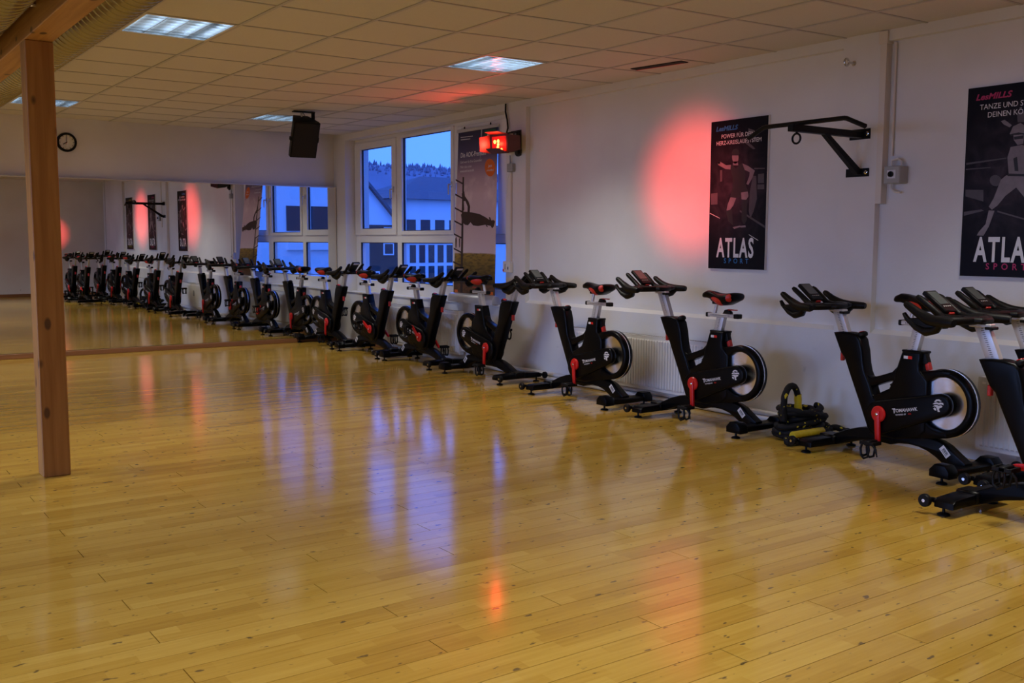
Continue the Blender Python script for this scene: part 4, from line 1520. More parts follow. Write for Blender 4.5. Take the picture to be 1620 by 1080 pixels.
M_FLECK = rope_fleck()
RX, RY = 5.790, 4.565
rp = thing('battle_rope', 'black coiled battle rope with yellow sleeves on the floor by the wall', 'rope', (RX, RY, 0.0))
rr = random.Random(11)
path = []
turns = 6
for q in range(turns * 12 + 1):
    a = 2 * PI * q / 12
    lv = q / 12
    shrink = 1.0 - 0.045 * lv + 0.05 * math.sin(lv * 1.7)
    path.append((0.225 * shrink * math.cos(a) + rr.uniform(-.016, .016) + 0.035 * math.sin(lv * 2.1), 0.138 * shrink * math.sin(a) + rr.uniform(-.010, .010),
                 0.024 + 0.034 * lv + 0.018 * math.sin(a + lv) * min(1, lv / 3) + rr.uniform(-.006, .006)))
mb = MB()
rope_tube(mb, rope_path(path), 0.0225)
mb.build('coil', M_FLECK, rp, smooth=60)
mb = MB()
inner = []
for q in range(3 * 12 + 1):
    a = 2 * PI * q / 12 + 1.0
    lv = q / 12
    inner.append(((0.150 - 0.02 * lv) * math.cos(a) + 0.01, (0.085 - 0.012 * lv) * math.sin(a), 0.060 + 0.050 * lv))
rope_tube(mb, rope_path(inner), 0.0225)
mb.build('coil', M_FLECK, rp, smooth=60)
mb = MB()
rope_tube(mb, rope_path([(-0.215, -0.02, 0.15), (-0.222, -0.02, 0.24), (-0.216, -0.02, 0.32), (-0.180, -0.02, 0.378), (-0.130, -0.02, 0.388), (-0.090, -0.02, 0.355), (-0.074, -0.02, 0.305)]), 0.0225)
mb.build('loop', M_FLECK, rp, smooth=60)
mb = MB()
rope_tube(mb, rope_path([(-0.075, -0.02, 0.325), (-0.068, -0.02, 0.27), (-0.066, -0.02, 0.21)]), 0.0265, 2, 0.10, 0.05)
mb.build('yellow_sleeve', M_YELLOW, rp, smooth=60)['label'] = 'yellow heat-shrink sleeve on the rope end'
mb = MB()
rope_tube(mb, rope_path([(-0.285, -0.155, 0.074), (-0.15, -0.158, 0.074), (0.030, -0.162, 0.074)]), 0.0265, 2, 0.10, 0.05)
mb.build('yellow_sleeve', M_YELLOW, rp, smooth=60)['label'] = 'yellow heat-shrink sleeve on the rope end'
mb = MB()
rope_tube(mb, rope_path([(-0.30, -0.120, 0.045), (-0.325, -0.150, 0.026), (-0.24, -0.170, 0.024), (-0.05, -0.180, 0.024), (0.10, -0.150, 0.024)]), 0.0225)
mb.build('loop', M_FLECK, rp, smooth=60)
mb = MB()
rope_tube(mb, rope_path([(0.20, -0.05, 0.05), (0.265, -0.10, 0.062), (0.29, -0.165, 0.040), (0.28, -0.20, 0.024)]), 0.0225)
mb.build('loop', M_FLECK, rp, smooth=60)

# ------------------------------------------------------------------ posters
TXT = Matrix(((0, 0, -1, 0), (-1, 0, 0, 0), (0, 1, 0, 0), (0, 0, 0, 1)))     # text plane facing -X, reading towards -Y


def poster(yc, z0, label, accent, lines, figure):
    xf = XW + ND - 0.024
    t = thing('wall_poster', label, 'poster', (XW + ND, yc, z0), 0, 'tall dark sports posters')
    MB().box(-0.022, 0.0, -0.300, 0.300, 0.0, 1.200, 0.0).build('edge_board', M_WHITE, t, smooth=0)
    sh = MB().box(-0.0232, -0.0218, -0.2985, 0.2985, 0.0015, 1.1985).build('print_sheet', M_POSTER, t, smooth=0)
    def tx(body, left, z, size, m_, sx=1.0, bold=0.0, align='LEFT', shear=0.0, sp=1.0, layer=1):
        mb = MB()
        mb.merge(text_bm(body, size, sx, bold, align, 0, shear, sp), Matrix.Translation((-0.0232 - 0.0004 * layer, 0.300 - left, z)) @ TXT)
        return mb.build('lettering', m_, sh, smooth=0)
    tx('LesMILLS', 0.055, 1.118, 0.052, accent, 1.15, 0.0016, 'LEFT', 0.25, 1.0, 3)
    if lines:
        tx(lines[0], 0.290, 1.056, 0.047, M_PRINTW, 0.92, 0.0, 'CENTER', 0, 1, 3)
        tx(lines[1], 0.300, 1.004, 0.047, M_PRINTW, 0.92, 0.0, 'CENTER', 0, 1, 3)
    tx('ATLAS', 0.290, 0.100, 0.215, M_PRINTW, 0.56, 0.0060, 'CENTER', 0, 1.18, 3)
    tx('SPORT', 0.305, 0.048, 0.056, accent, 0.95, 0.0008, 'CENTER', 0, 1.95, 3)
    for layer, m_, nm, polys in figure:
        mb = MB()
        for poly in polys:
            mb.flat([(0.300 - a, c) for a, c in poly], -0.0232 - 0.0004 * layer, 'yz')
        mb.build(nm, m_, sh, smooth=0, kind='stuff')
    return t


def mapA(polys):
    return [[((cx - (60 - 18 * (cy - 97) / 921)) / 362 * 0.6, 1.2 - (cy - (97 - 50 * (cx - 50) / 370)) / 945 * 1.2) for cx, cy in p_] for p_ in polys]


def ell(cx, cy, rx, ry, n=14):
    return [(cx + rx * math.cos(2 * PI * i / n), cy + ry * math.sin(2 * PI * i / n)) for i in range(n)]


man = [
    (1, M_FIGB, 'printed_machine', mapA([
        [(300, 130), (338, 142), (350, 205), (330, 215), (300, 175)], [(270, 190), (330, 240), (345, 255), (330, 258), (270, 215)],
        [(338, 372), (402, 368), (402, 374), (338, 380)], [(362, 408), (398, 402), (398, 460), (362, 464)], [(358, 472), (400, 468), (400, 498), (358, 502)],
        [(330, 420), (350, 420), (356, 560), (336, 640), (316, 690), (306, 640), (312, 520)],
        [(120, 400), (134, 398), (134, 470), (120, 474)], [(60, 555), (104, 545), (104, 620), (60, 626)], [(250, 640), (405, 720), (405, 735), (250, 652)]])),
    (2, M_FIGA, 'printed_figure', mapA([
        ell(219, 312, 21, 42), [(206, 340), (234, 338), (238, 362), (202, 364)],
        [(198, 360), (160, 366), (122, 346), (104, 350), (108, 368), (156, 390), (200, 392)],
        [(262, 348), (300, 362), (342, 388), (326, 436), (302, 480), (290, 474), (308, 424), (310, 400), (270, 384)],
        [(190, 566), (226, 568), (208, 616), (182, 654), (164, 652), (172, 612)], [(256, 522), (298, 514), (304, 548), (286, 580), (260, 572)],
        [(204, 754), (252, 738), (256, 746), (214, 764)], [(252, 740), (286, 732), (288, 744), (256, 750)]])),
    (3, M_FIGC, 'printed_clothing', mapA([
        [(190, 362), (204, 358), (222, 384), (246, 356), (264, 346), (284, 402), (284, 470), (290, 492), (204, 498), (202, 440), (188, 394)],
        [(204, 498), (290, 490), (302, 520), (258, 530), (250, 560), (226, 566), (188, 562)],
        [(262, 574), (296, 572), (294, 700), (278, 730), (262, 704)], [(160, 656), (200, 640), (206, 740), (176, 720)],
        [(196, 285), (204, 266), (222, 258), (240, 268), (246, 292), (236, 300), (200, 302)]])),
    (2, M_PRINTW, 'printed_light_streaks', mapA([[(52, 680), (120, 706), (120, 709), (52, 684)], [(308, 786), (366, 814), (366, 818), (308, 790)], [(104, 350), (122, 347), (120, 358), (106, 362)]])),
]


def mapB(polys):
    return [[((cx - (100 - 43 * (cy - 97) / 936)) / 406 * 0.6, 1.2 - (cy - (97 - 34 * (cx - 80) / 300)) / 952 * 1.2) for cx, cy in p_] for p_ in polys]


dancer = [
    (1, M_FIGB, 'printed_stage', mapB([[(90, 470), (270, 436), (270, 442), (90, 480)], [(88, 500), (200, 486), (200, 490), (88, 506)], [(86, 606), (168, 602), (168, 660), (86, 640)],
                                      [(315, 215), (345, 212), (350, 262), (318, 264)], [(78, 720), (160, 700), (170, 706), (78, 740)], ell(222, 552, 26, 28), [(230, 700), (420, 745), (420, 752), (230, 708)]])),
    (2, M_FIGA, 'printed_figure', mapB([
        [(284, 320), (298, 284), (330, 266), (352, 282), (356, 318), (320, 314), (290, 326)], [(300, 326), (346, 320), (342, 366), (318, 374), (302, 350)],
        [(246, 258), (262, 252), (276, 262), (294, 278), (284, 288), (258, 274)],
        [(288, 384), (336, 372), (372, 386), (392, 440), (380, 470), (362, 452), (348, 518), (280, 518), (274, 436)],
        [(360, 460), (384, 540), (380, 584), (356, 534)],
        [(268, 524), (352, 520), (392, 566), (420, 660), (420, 720), (384, 700), (344, 622), (312, 580), (266, 624), (232, 674), (206, 698), (192, 684), (214, 640), (246, 546)],
        [(192, 702), (218, 702), (192, 784), (168, 832), (138, 834), (146, 816), (178, 772)]])),
    (3, M_FIGC, 'printed_clothing', mapB([[(302, 334), (344, 326), (342, 342), (304, 348)], [(286, 322), (322, 312), (354, 318), (354, 324), (320, 320), (290, 330)], [(276, 514), (350, 512), (350, 524), (276, 526)],
                                          [(300, 440), (316, 430), (322, 500), (306, 500)]])),
]
poster(5.565, 1.179, 'dark poster of a man in running pose with blue SPORT lettering', M_PRINTB, ('POWER FÜR DEIN', 'HERZ-KREISLAUFSYSTEM'), man)
poster(3.338, 1.183, 'dark poster of a dancer in a cap, cut by the right picture edge', M_PRINTM, ('TANZE UND STÄRKE', 'DEINEN KÖRPER'), dancer)
poster(1.42, 1.180, 'dark poster with yellow lettering seen only in the mirror', M_PRINTY, None, man)

# ------------------------------------------------------------------ pull-up bar
pb = thing('pull_up_bar', 'black wall-mounted pull-up bar with eye ring on the pilaster', 'pull-up bar', (XW, 4.40, 2.15))
dy = 0.0
MB().box(-0.008, 0.0, -0.075, 0.095, -0.030, 0.042, 0.002).build('wall_plate', M_BLACKM, pb, smooth=0)
MB().box(-0.008, 0.0, -0.075, 0.115, -0.290, -0.232, 0.002).build('wall_plate', M_BLACKM, pb, smooth=0)
MB().box(-0.765, -0.008, -0.024, 0.024, -0.022, 0.024, 0.003).build('arm', M_BLACKM, pb, smooth=0)
MB().prism([(-0.425, -0.02), (-0.375, -0.02), (-0.008, -0.245), (-0.008, -0.275), (-0.05, -0.275)], -0.020, 0.020, 0.002, 'xz').build('brace', M_BLACKM, pb, smooth=0)
MB().tube([(-0.660, -0.500, -0.028), (-0.660, -0.360, 0.034), (-0.660, -0.340, 0.038), (-0.660, 0.300, 0.038), (-0.660, 0.320, 0.034), (-0.660, 0.450, -0.028)], 0.0155, 12).build('grip_bar', M_BLACKM, pb)
MB().tube([(-0.70 + 0.0, 0.033 * math.cos(a), -0.066 + 0.033 * math.sin(a)) for a in [2 * PI * q / 16 for q in range(16)]], 0.007, 8, closed=True).build('eye_ring', M_BLACKM, pb)
MB().cyl((-0.70, 0, -0.034), (-0.70, 0, -0.02), 0.008).build('ring_stem', M_BLACKM, pb)
for yy, zz in ((-0.055, 0.006), (-0.055, -0.261)):
    MB().lathe([(0.014, 0), (0.014, -0.008), (0.009, -0.010), (0.009, -0.020), (0.0, -0.020)], 8, 'x', caps=False).build('wall_bolt', M_CHROME, pb, (-0.008, yy, zz))

# ------------------------------------------------------------------ conduit, switch, eye bolt
cd = thing('cable_trunking', 'white vertical cable trunking running down from the ceiling', 'cable duct', (XW + ND, 4.242, 1.667))
MB().box(-0.065, 0.0, -0.024, 0.024, 0.0, 1.15, 0.002).build('trunk', M_CREAM, cd, smooth=0)
MB().box(-0.075, 0.0, -0.034, 0.034, 1.085, 1.17, 0.003).build('ceiling_box', M_CREAM, cd, smooth=0)
MB().tube([(-0.014, -0.062, 0.325), (-0.014, -0.062, 1.09)], 0.009, 8).build('side_cable', M_CREAM, cd)
sw = thing('rotary_switch', 'grey box with a rotary switch beside the cable trunking', 'switch', (XW + ND, 4.118, 1.80))
MB().box(-0.100, 0.0, -0.062, 0.062, 0.0, 0.118, 0.006).build('switch_box', M_GREY, sw)
MB().box(-0.1025, -0.0995, -0.030, 0.034, 0.034, 0.090, 0.001).build('face_plate', M_PRINTW, sw, smooth=0)
MB().lathe([(0.020, -0.102), (0.019, -0.116), (0.0, -0.117)], 16, 'x', Matrix.Translation((0, 0.002, 0.062)), caps=False).build('switch_knob', M_BLACKM, sw)
MB().box(-0.125, -0.115, -0.002, 0.006, 0.046, 0.078, 0.002).build('knob_grip', M_BLACKM, sw)
MB().tube([(-0.035, 0.045, 0.0), (-0.035, 0.045, -0.03), (-0.035, 0.010, -0.055), (-0.035, -0.030, -0.06)], 0.008, 8).build('lower_cable', M_CREAM, sw)
MB().tube([(-0.035, 0.045, 0.118), (-0.035, 0.045, 0.16), (-0.035, -0.005, 0.17), (-0.035, -0.03, 0.15), (-0.035, -0.03, 0.118)], 0.008, 8).build('upper_cable', M_CREAM, sw)
eb = thing('eye_bolt', 'steel eye bolt screwed in the pilaster below the ceiling', 'bolt', (XW, 4.482, 2.655))
MB().tube([(-0.085 + 0.024 * math.cos(a), 0.0, 0.024 * math.sin(a)) for a in [2 * PI * q / 18 for q in range(18)]], 0.0075, 8, closed=True).build('eye', M_STEEL, eb)
MB().cyl((-0.062, 0, 0), (0.0, 0, 0), 0.008, seg=10).build('shank', M_STEEL, eb)
MB().lathe([(0.018, -0.004), (0.018, 0.0)], 14, 'x').build('washer', M_STEEL, eb)

# ------------------------------------------------------------------ boxes and cables on the pilaster by the window
jb = thing('junction_box', 'small grey junction box on the pilaster below the red lamp', 'junction box', (XW, 8.640, 2.122))
MB().box(-0.045, 0.0, -0.050, 0.050, 0.0, 0.085, 0.005).build('box_body', M_GREY, jb)
MB().tube([(-0.02, 0.02, 0.085), (-0.02, 0.02, 0.14), (-0.03, 0.01, 0.17)], 0.007, 8).build('lead', M_GREY, jb)
MB().tube([(-0.02, 0.03, 0.0), (-0.03, 0.05, -0.08), (-0.02, 0.07, -0.20), (-0.01, 0.10, -0.27)], 0.003, 6).build('thin_cable', M_WHITE, jb)
sk = thing('control_box', 'white control box with a red lamp at the foot of the cable strip', 'control box', (XW, 8.690, 1.070))
MB().box(-0.050, 0.0, -0.062, 0.062, 0.0, 0.118, 0.005).build('box_body', M_WHITE, sk)
MB().box(-0.052, -0.0495, 0.038, 0.058, 0.010, 0.034, 0.0).build('indicator', M_RED, sk, smooth=0)
MB().box(-0.052, -0.0495, 0.006, 0.022, 0.030, 0.090, 0.0).build('printed_label', M_GREY, sk, smooth=0)
MB().box(-0.052, -0.0495, -0.044, -0.030, 0.030, 0.060, 0.0).build('printed_label', M_INK, sk, smooth=0)
ct = MB().box(-0.016, 0.0, -0.012, 0.012, 0.0, 0.93, 0.002).build('cable_strip', M_CREAM, None, (XW, 8.655, 1.19), smooth=0,
    label='thin cream cable strip between junction box and control box', cat='cable duct')
bc = MB().tube([(XW - 0.02, 8.745, ZC - 0.005), (XW - 0.025, 8.740, 2.75), (XW - 0.02, 8.715, 2.66), (XW - 0.022, 8.700, 2.58), (XW - 0.06, 8.680, 2.50)], 0.009, 8)
bc.build('black_cable', M_BLACKM, None, label='black cable hanging from the ceiling to the red lamp', cat='cable')

# ------------------------------------------------------------------ red stage lamp
M_GLOW = mat('red_gel_glow', (0.35, 0.02, 0.01), 0.4, noise=0.02, emit=(1.0, 0.03, 0.01), estr=0.07)
M_FIL = mat('hot_filament', (1, 0.5, 0.2), 0.4, noise=0.02, emit=(1.0, 0.24, 0.05), estr=4.5)
M_HOUS = mat('lamp_black', (0.012, 0.010, 0.010), 0.5, noise=0.1)
sl = thing('stage_lamp', 'black stage lamp with barn doors glowing red on the wall', 'stage lamp', (XW, 8.575, 2.410))
yk = MB()
yk.box(-0.040, -0.012, -0.075, 0.050, 0.105, 0.128, 0.004)
yk.box(-0.045, -0.004, -0.080, -0.052, -0.115, 0.128, 0.004)
yk.box(-0.010, 0.0, -0.090, -0.030, -0.13, 0.135, 0.003)
yk.lathe([(0.050, -0.018), (0.050, 0.0), (0.026, 0.0), (0.026, -0.018), (0.050, -0.018)], 20, 'x', Matrix.Translation((-0.006, -0.052, -0.088)), caps=False)
yk.tube([(-0.03, -0.06, 0.115), (-0.10, -0.10, 0.100), (-0.14, -0.120, 0.0)], 0.010, 8)
yk.tube([(-0.03, 0.04, 0.115), (-0.10, 0.12, 0.100), (-0.14, 0.125, 0.0)], 0.010, 8)
yk.build('yoke', M_HOUS, sl)
bm_ = Matrix.Translation((-0.155, 0.000, -0.012)) @ Matrix.Rotation(R(16), 4, 'Z') @ Matrix.Rotation(R(-4), 4, 'Y')
bd = MB()
bd.prism([(0.105, -0.060), (0.105, 0.060), (0.050, 0.085), (-0.080, 0.095), (-0.080, -0.095), (0.050, -0.085)], -0.115, 0.115, 0.006, 'xz', bm_)
bd.build('lamp_body', M_HOUS, sl)
for q in range(4):
    MB().box(-0.04 + q * 0.032, -0.026 + q * 0.032, -0.1175, 0.1175, -0.05, 0.05, 0.0, bm_).build('cooling_fin', M_BLACKM, sl, smooth=0)
MB().box(-0.083, -0.0795, -0.095, 0.095, -0.075, 0.075, 0.0, bm_).build('red_gel', M_GLOW, sl, smooth=0)
for yy, zz, rr_ in ((0.055, 0.022, 0.020), (0.010, 0.028, 0.018), (0.012, -0.006, 0.016), (0.018, -0.034, 0.017), (-0.030, -0.058, 0.015)):
    MB().sphere((-0.086, yy, zz), 0.005, rr_, rr_ * 1.05, 10, bm_).build('hot_spot', M_FIL, sl, smooth=60)
fr = MB()
fr.box(-0.088, -0.078, -0.118, -0.095, -0.098, 0.098, 0.002, bm_).box(-0.088, -0.078, 0.095, 0.118, -0.098, 0.098, 0.002, bm_)
fr.box(-0.088, -0.078, -0.095, 0.095, 0.075, 0.098, 0.002, bm_).box(-0.088, -0.078, -0.095, 0.095, -0.098, -0.075, 0.002, bm_)
fr.build('front_frame', M_HOUS, sl, smooth=0)
M_DOOR = mat('red_lit_door', (0.10, 0.025, 0.02), 0.45, noise=0.08)  # black doors, the lamp's red light is mixed into this tint
# four flaring barn doors
for ang, wid, off, axis in ((10, 0.100, 0.098, 'top'), (-24, 0.100, 0.098, 'bot'), (22, 0.085, 0.118, 'l'), (125, 0.085, 0.118, 'r')):
    d_ = MB()
    ln = 0.125
    if axis in ('top', 'bot'):
        s_ = 1 if axis == 'top' else -1
        mx = bm_ @ Matrix.Translation((-0.085, 0, s_ * off)) @ Matrix.Rotation(s_ * R(ang), 4, 'Y')
        d_.prism([(0.0, -0.112), (0.0, 0.112), (-ln, 0.085), (-ln, -0.085)], -0.0012, 0.0012, 0, 'xy', mx)
    else:
        s_ = 1 if axis == 'l' else -1
        mx = bm_ @ Matrix.Translation((-0.085, s_ * off, 0)) @ Matrix.Rotation(-s_ * R(ang), 4, 'Z')
        d_.prism([(0.0, -0.094), (0.0, 0.094), (-ln, 0.070), (-ln, -0.070)], -0.0012, 0.0012, 0, 'xz', mx)
    d_.build('barn_door', M_DOOR, sl, smooth=0)
lp = Vector((XW, 8.575, 2.410)) + (bm_ @ Vector((-0.13, 0, 0.0)))
pl = bpy.data.lights.new('stage_lamp_glow', 'POINT')
pl.energy = 1.8
pl.color = (1.0, 0.05, 0.02)
pl.shadow_soft_size = 0.02
plo = bpy.data.objects.new('stage_lamp_glow', pl)
COL.objects.link(plo)
plo.location = Vector((XW, 8.575, 2.410)) + (bm_ @ Vector((-0.115, 0, 0.0)))
spot_light('stage_lamp_beam', lp, lp + Vector((-1.0, 0.17, 0.12)), 20, (1.0, 0.05, 0.03), 150, 0.6, 0.03)

# ------------------------------------------------------------------ roll-up banner on the sill
BNR_A = Vector((6.098, 9.760, 0.812))     # bottom left (seen from the room)
BNR_B = Vector((6.098, 8.920, 0.812))
BNR_C = Vector((6.250, 9.885, 2.640))     # top left
BNR_D = Vector((6.250, 9.085, 2.640))
bo = Vector((6.098, 9.34, 0.714))
bn = thing('rollup_banner', 'roll-up advertising banner of a gymnast on a ladder, standing on the window sill', 'banner', bo)


def bp_(s, t, lift=0.0):
    P = (BNR_A * (1 - s) + BNR_B * s) * (1 - t) + (BNR_C * (1 - s) + BNR_D * s) * t
    n_ = Vector((-1, 0, 0.083)).normalized()
    return P + n_ * lift - bo


def zmap(cx, cy):
    L_ = 708 - 53 * (cy - 70) / 930
    R_ = 952 - 44 * (cy - 35) / 970
    s = (cx - L_) / (R_ - L_)
    T_ = 72 - 37 * s
    return s, 1 - (cy - T_) / (1002 - T_)


cloth = MB()
b = bmesh.new()
NS = 12
grid = [[b.verts.new(bp_(i / 4, j / NS, 0.0) - Vector((0, 0, 0))) for i in range(5)] for j in range(NS + 1)]
for j in range(NS):
    for i in range(4):
        b.faces.new((grid[j][i], grid[j][i + 1], grid[j + 1][i + 1], grid[j + 1][i]))
grid2 = [[b.verts.new(bp_(i / 4, j / NS, -0.002)) for i in range(5)] for j in range(NS + 1)]
for j in range(NS):
    for i in range(4):
        b.faces.new((grid2[j][i + 1], grid2[j][i], grid2[j + 1][i], grid2[j + 1][i + 1]))
cloth.merge(b)
for v in cloth.bm.verts:
    v.co.z -= 0.098
cl = cloth.build('printed_cloth', M_BANNER, bn, (0, 0, 0.098), smooth=0)


def bshape(polys, lift, name, m_, par=None):
    mb = MB()
    bb_ = bmesh.new()
    for p_ in polys:
        bb_.faces.new([bb_.verts.new(bp_(*zmap(cx, cy), lift) - Vector((0, 0, 0.098))) for cx, cy in p_])
    mb.merge(bb_)
    return mb.build(name, m_, cl, smooth=0)


rungs = []
pole = [(729, 330), (739, 330), (713, 1000), (698, 1000)]
for y_ in (352, 437, 516, 592, 668, 752, 830):
    rungs.append([(684 - (y_ - 350) * 0.055, y_ - 10), (684 - (y_ - 350) * 0.055, y_), (731 - (y_ - 350) * 0.04, y_ + 22), (731 - (y_ - 350) * 0.04, y_ + 12)])
bshape([pole] + rungs, 0.0012, 'printed_ladder', M_SIL)
bshape([[(722, 425), (738, 412), (742, 440), (764, 470), (774, 500), (770, 532), (756, 534), (758, 500), (744, 468), (734, 470), (736, 520), (728, 528), (724, 460)],
        [(714, 548), (734, 530), (762, 530), (790, 534), (830, 540), (868, 558), (890, 572), (886, 556), (894, 556), (900, 574), (916, 572), (922, 580), (914, 608), (904, 620), (896, 606), (874, 602),
         (880, 612), (872, 612), (866, 600), (820, 610), (790, 608), (774, 590), (758, 608), (738, 606), (720, 590)]], 0.0014, 'printed_gymnast', M_SIL)
bshape([[(674, 690), (682, 676), (684, 700), (680, 742), (674, 742)], [(698, 690), (706, 680), (704, 734), (698, 742)]], 0.0014, 'printed_gymnast', M_SIL)
bshape([[(872, 58), (938, 48), (938, 112), (872, 122)]], 0.0012, 'logo_field', M_GREEN)
bshape([[(900 + 31 * math.cos(2 * PI * q / 24), 272 + 51 * math.sin(2 * PI * q / 24)) for q in range(24)]], 0.0012, 'round_sticker', M_ORANGE)
bshape([[(663, 985), (683, 985), (683, 1000), (663, 1000)]], 0.0012, 'printed_post', M_ORANGE)
bshape([[(880, 985), (900, 983), (900, 1000), (880, 1000)]], 0.0012, 'printed_post', M_ORANGE)


def btext(body, cx, cy, size, m_=None, sx=1.0, bold=0.0, align='LEFT'):
    s, t = zmap(cx, cy)
    o_ = bp_(s, t, 0.0018) - Vector((0, 0, 0.098))
    rx = Vector((0, -1, 0))
    uy = (BNR_C - BNR_A).normalized()
    uy = (uy - rx * uy.dot(rx)).normalized()
    nz = rx.cross(uy)
    mx = Matrix((rx, uy, nz)).transposed().to_4x4()
    mb = MB()
    mb.merge(text_bm(body, size, sx, bold, align), Matrix.Translation(o_) @ mx)
    mb.build('lettering', m_ or M_PRINTW, cl, smooth=0)


btext('Die AOK-Premium', 718, 218, 0.078, None, 0.86, 0.0012)
btext('Geld wert für Ihre Gesundheit', 716, 252, 0.040, None, 0.9)
btext('Mehr dazu unter', 715, 280, 0.040, None, 0.9)
btext('www.aok-kurse.de', 714, 304, 0.042, None, 0.9, 0.0006)
btext('AOK', 905, 92, 0.060, None, 0.95, 0.001, 'CENTER')
bshape([[(722, 98), (800, 89), (800, 93), (722, 102)]], 0.0012, 'fine_print', M_PRINTW)
bshape([[(722, 112), (784, 105), (784, 109), (722, 116)]], 0.0012, 'fine_print', M_PRINTW)
btext('Jetzt', 901, 268, 0.042, None, 0.95, 0.0006, 'CENTER')
btext('anmelden!', 901, 292, 0.036, None, 0.95, 0.0, 'CENTER')
MB().prism([(-0.058, 0.0), (-0.058, 0.045), (-0.040, 0.085), (-0.010, 0.098), (0.030, 0.085), (0.050, 0.040), (0.050, 0.0)], -0.455, 0.455, 0.006, 'xz').build('base_case', M_ALU, bn, smooth=40)
MB().box(-0.015, 0.008, BNR_D.y - bo.y - 0.015, BNR_C.y - bo.y + 0.015, -0.006, 0.030, 0.003, Matrix.Translation((BNR_C.x - bo.x, 0, BNR_C.z - bo.z))).build('top_rail', M_ALU, bn, smooth=0)
for yy in (9.75, 9.22):
    MB().cyl((BNR_C.x - bo.x - 0.004, yy - bo.y, BNR_C.z - bo.z + 0.03), (BNR_C.x - bo.x - 0.004, yy - bo.y, BNR_C.z - bo.z + 0.055), 0.010, 0.006, 8).build('rail_hook', M_BLACKM, bn)
MB().tube([(0.03, 0.0, 0.03), (BNR_C.x - bo.x + 0.004, 0.06, BNR_C.z - bo.z)], 0.010, 8).build('support_pole', M_ALU, bn)

# ------------------------------------------------------------------ clock
ck = thing('wall_clock', 'round black-rimmed wall clock beside the wooden post', 'clock', (2.656, YF, 2.557))
MB().lathe([(0.086, -0.030), (0.092, -0.042), (0.106, -0.042), (0.114, -0.028), (0.114, 0.0)], 40, 'y', caps=False).build('rim', M_BLACKM, ck, smooth=50)
fc = MB().lathe([(0.0, -0.016), (0.096, -0.016), (0.100, -0.012)], 36, 'y', caps=False).build('dial', M_WHITE, ck)
for q in range(12):
    a = 2 * PI * q / 12
    lx, lz = 0.078 * math.sin(a), 0.078 * math.cos(a)
    MB().box(-0.003, 0.003, -0.0175, -0.0160, -0.008, 0.008, 0, Matrix.Translation((lx, 0, lz)) @ Matrix.Rotation(a, 4, 'Y')).build('hour_mark', M_INK, fc, smooth=0)
for a, ln, w_, m_ in ((0, 0.068, 0.0025, M_BLACKM), (R(238), 0.048, 0.0040, M_BLACKM), (R(205), 0.030, 0.0020, M_RED)):
    MB().box(-w_, w_, -0.021, -0.0195, -0.008, ln, 0, Matrix.Rotation(a, 4, 'Y')).build('clock_hand', m_, ck, smooth=0)

# ------------------------------------------------------------------ ceiling loudspeaker
ls = thing('loudspeaker', 'black loudspeaker hanging from a ceiling bracket by the window corner', 'loudspeaker', (4.66, 10.66, ZC))
ls.rotation_euler = (0, 0, R(-4))
sm = Matrix.Translation((0, 0, -0.280)) @ Matrix.Rotation(R(24), 4, 'X')
MB().prism([(-0.150, -0.120), (0.150, -0.120), (0.150, -0.060), (0.085, 0.130), (-0.085, 0.130), (-0.150, -0.060)], -0.205, 0.205, 0.006, 'xy', sm).build('cabinet', M_BLACKM, ls)
MB().box(-0.138, 0.138, -0.128, -0.119, -0.192, 0.192, 0.003, sm).build('grille', M_DARK, ls)
MB().box(-0.166, -0.150, -0.100, -0.055, -0.02, 0.02, 0.003, sm).build('side_knob', M_BLACKM, ls)
MB().box(0.150, 0.166, -0.100, -0.055, -0.03, 0.03, 0.003, sm).build('side_knob', M_BLACKM, ls)
MB().box(-0.10, 0.15, -0.035, 0.035, -0.012, -0.002, 0.002).build('ceiling_plate', M_BLACKM, ls, smooth=0)
MB().cyl((0, 0, -0.075), (0, 0, -0.008), 0.012, seg=10).build('ceiling_stem', M_STEEL, ls)
MB().box(0.120, 0.150, -0.02, 0.02, -0.12, -0.004, 0.003).build('bracket_arm', M_BLACKM, ls)
MB().tube([(0.02, 0.02, -0.008), (0.05, 0.03, -0.04), (0.03, 0.04, -0.08)], 0.004, 6).build('speaker_cable', M_BLACKM, ls)

# ------------------------------------------------------------------ outside: neighbouring houses, hill, ground
M_RENDER = mat('white_render', (0.92, 0.92, 0.92), 0.8, noise=0.05, nscale=1.0)
M_ROOF = mat('dark_roof_tiles', (0.13, 0.12, 0.14), 0.8, noise=0.2, nscale=3.0)
M_WOODF = mat('dark_timber_facade', (0.06, 0.05, 0.05), 0.8, noise=0.2, nscale=2.0)
M_PANEO = mat('dark_house_window', (0.03, 0.035, 0.045), 0.25, noise=0.1, nscale=1.0)
M_HILL = mat('wooded_hill', (0.21, 0.20, 0.24), 0.95, noise=0.45, nscale=0.06)
M_GROUND = mat('asphalt_ground', (0.10, 0.10, 0.10), 0.9, noise=0.2, nscale=0.5)
struct(MB().box(XW + 0.5, 420, -200, 420, -5.6, -5.2), 'ground', M_GROUND)
ha = thing('gable_house', 'white gabled house with dark roof seen through the left window column', 'house', (50.0, 100, -5.2))
MB().prism([(-5.4, 0), (4.5, 0), (4.5, 9.15), (1.2, 12.70), (-5.4, 8.9)], 0.0, 12.0, 0, 'xz').build('wall', M_RENDER, ha, smooth=0)
MB().prism([(1.2, 12.70), (1.2, 13.10), (5.3, 8.72), (5.0, 8.55)], -0.6, 12.6, 0, 'xz').build('roof', M_ROOF, ha, smooth=0)
MB().prism([(1.2, 12.70), (1.2, 13.10), (-6.2, 8.85), (-6.0, 8.6)], -0.6, 12.6, 0, 'xz').build('roof', M_ROOF, ha, smooth=0)
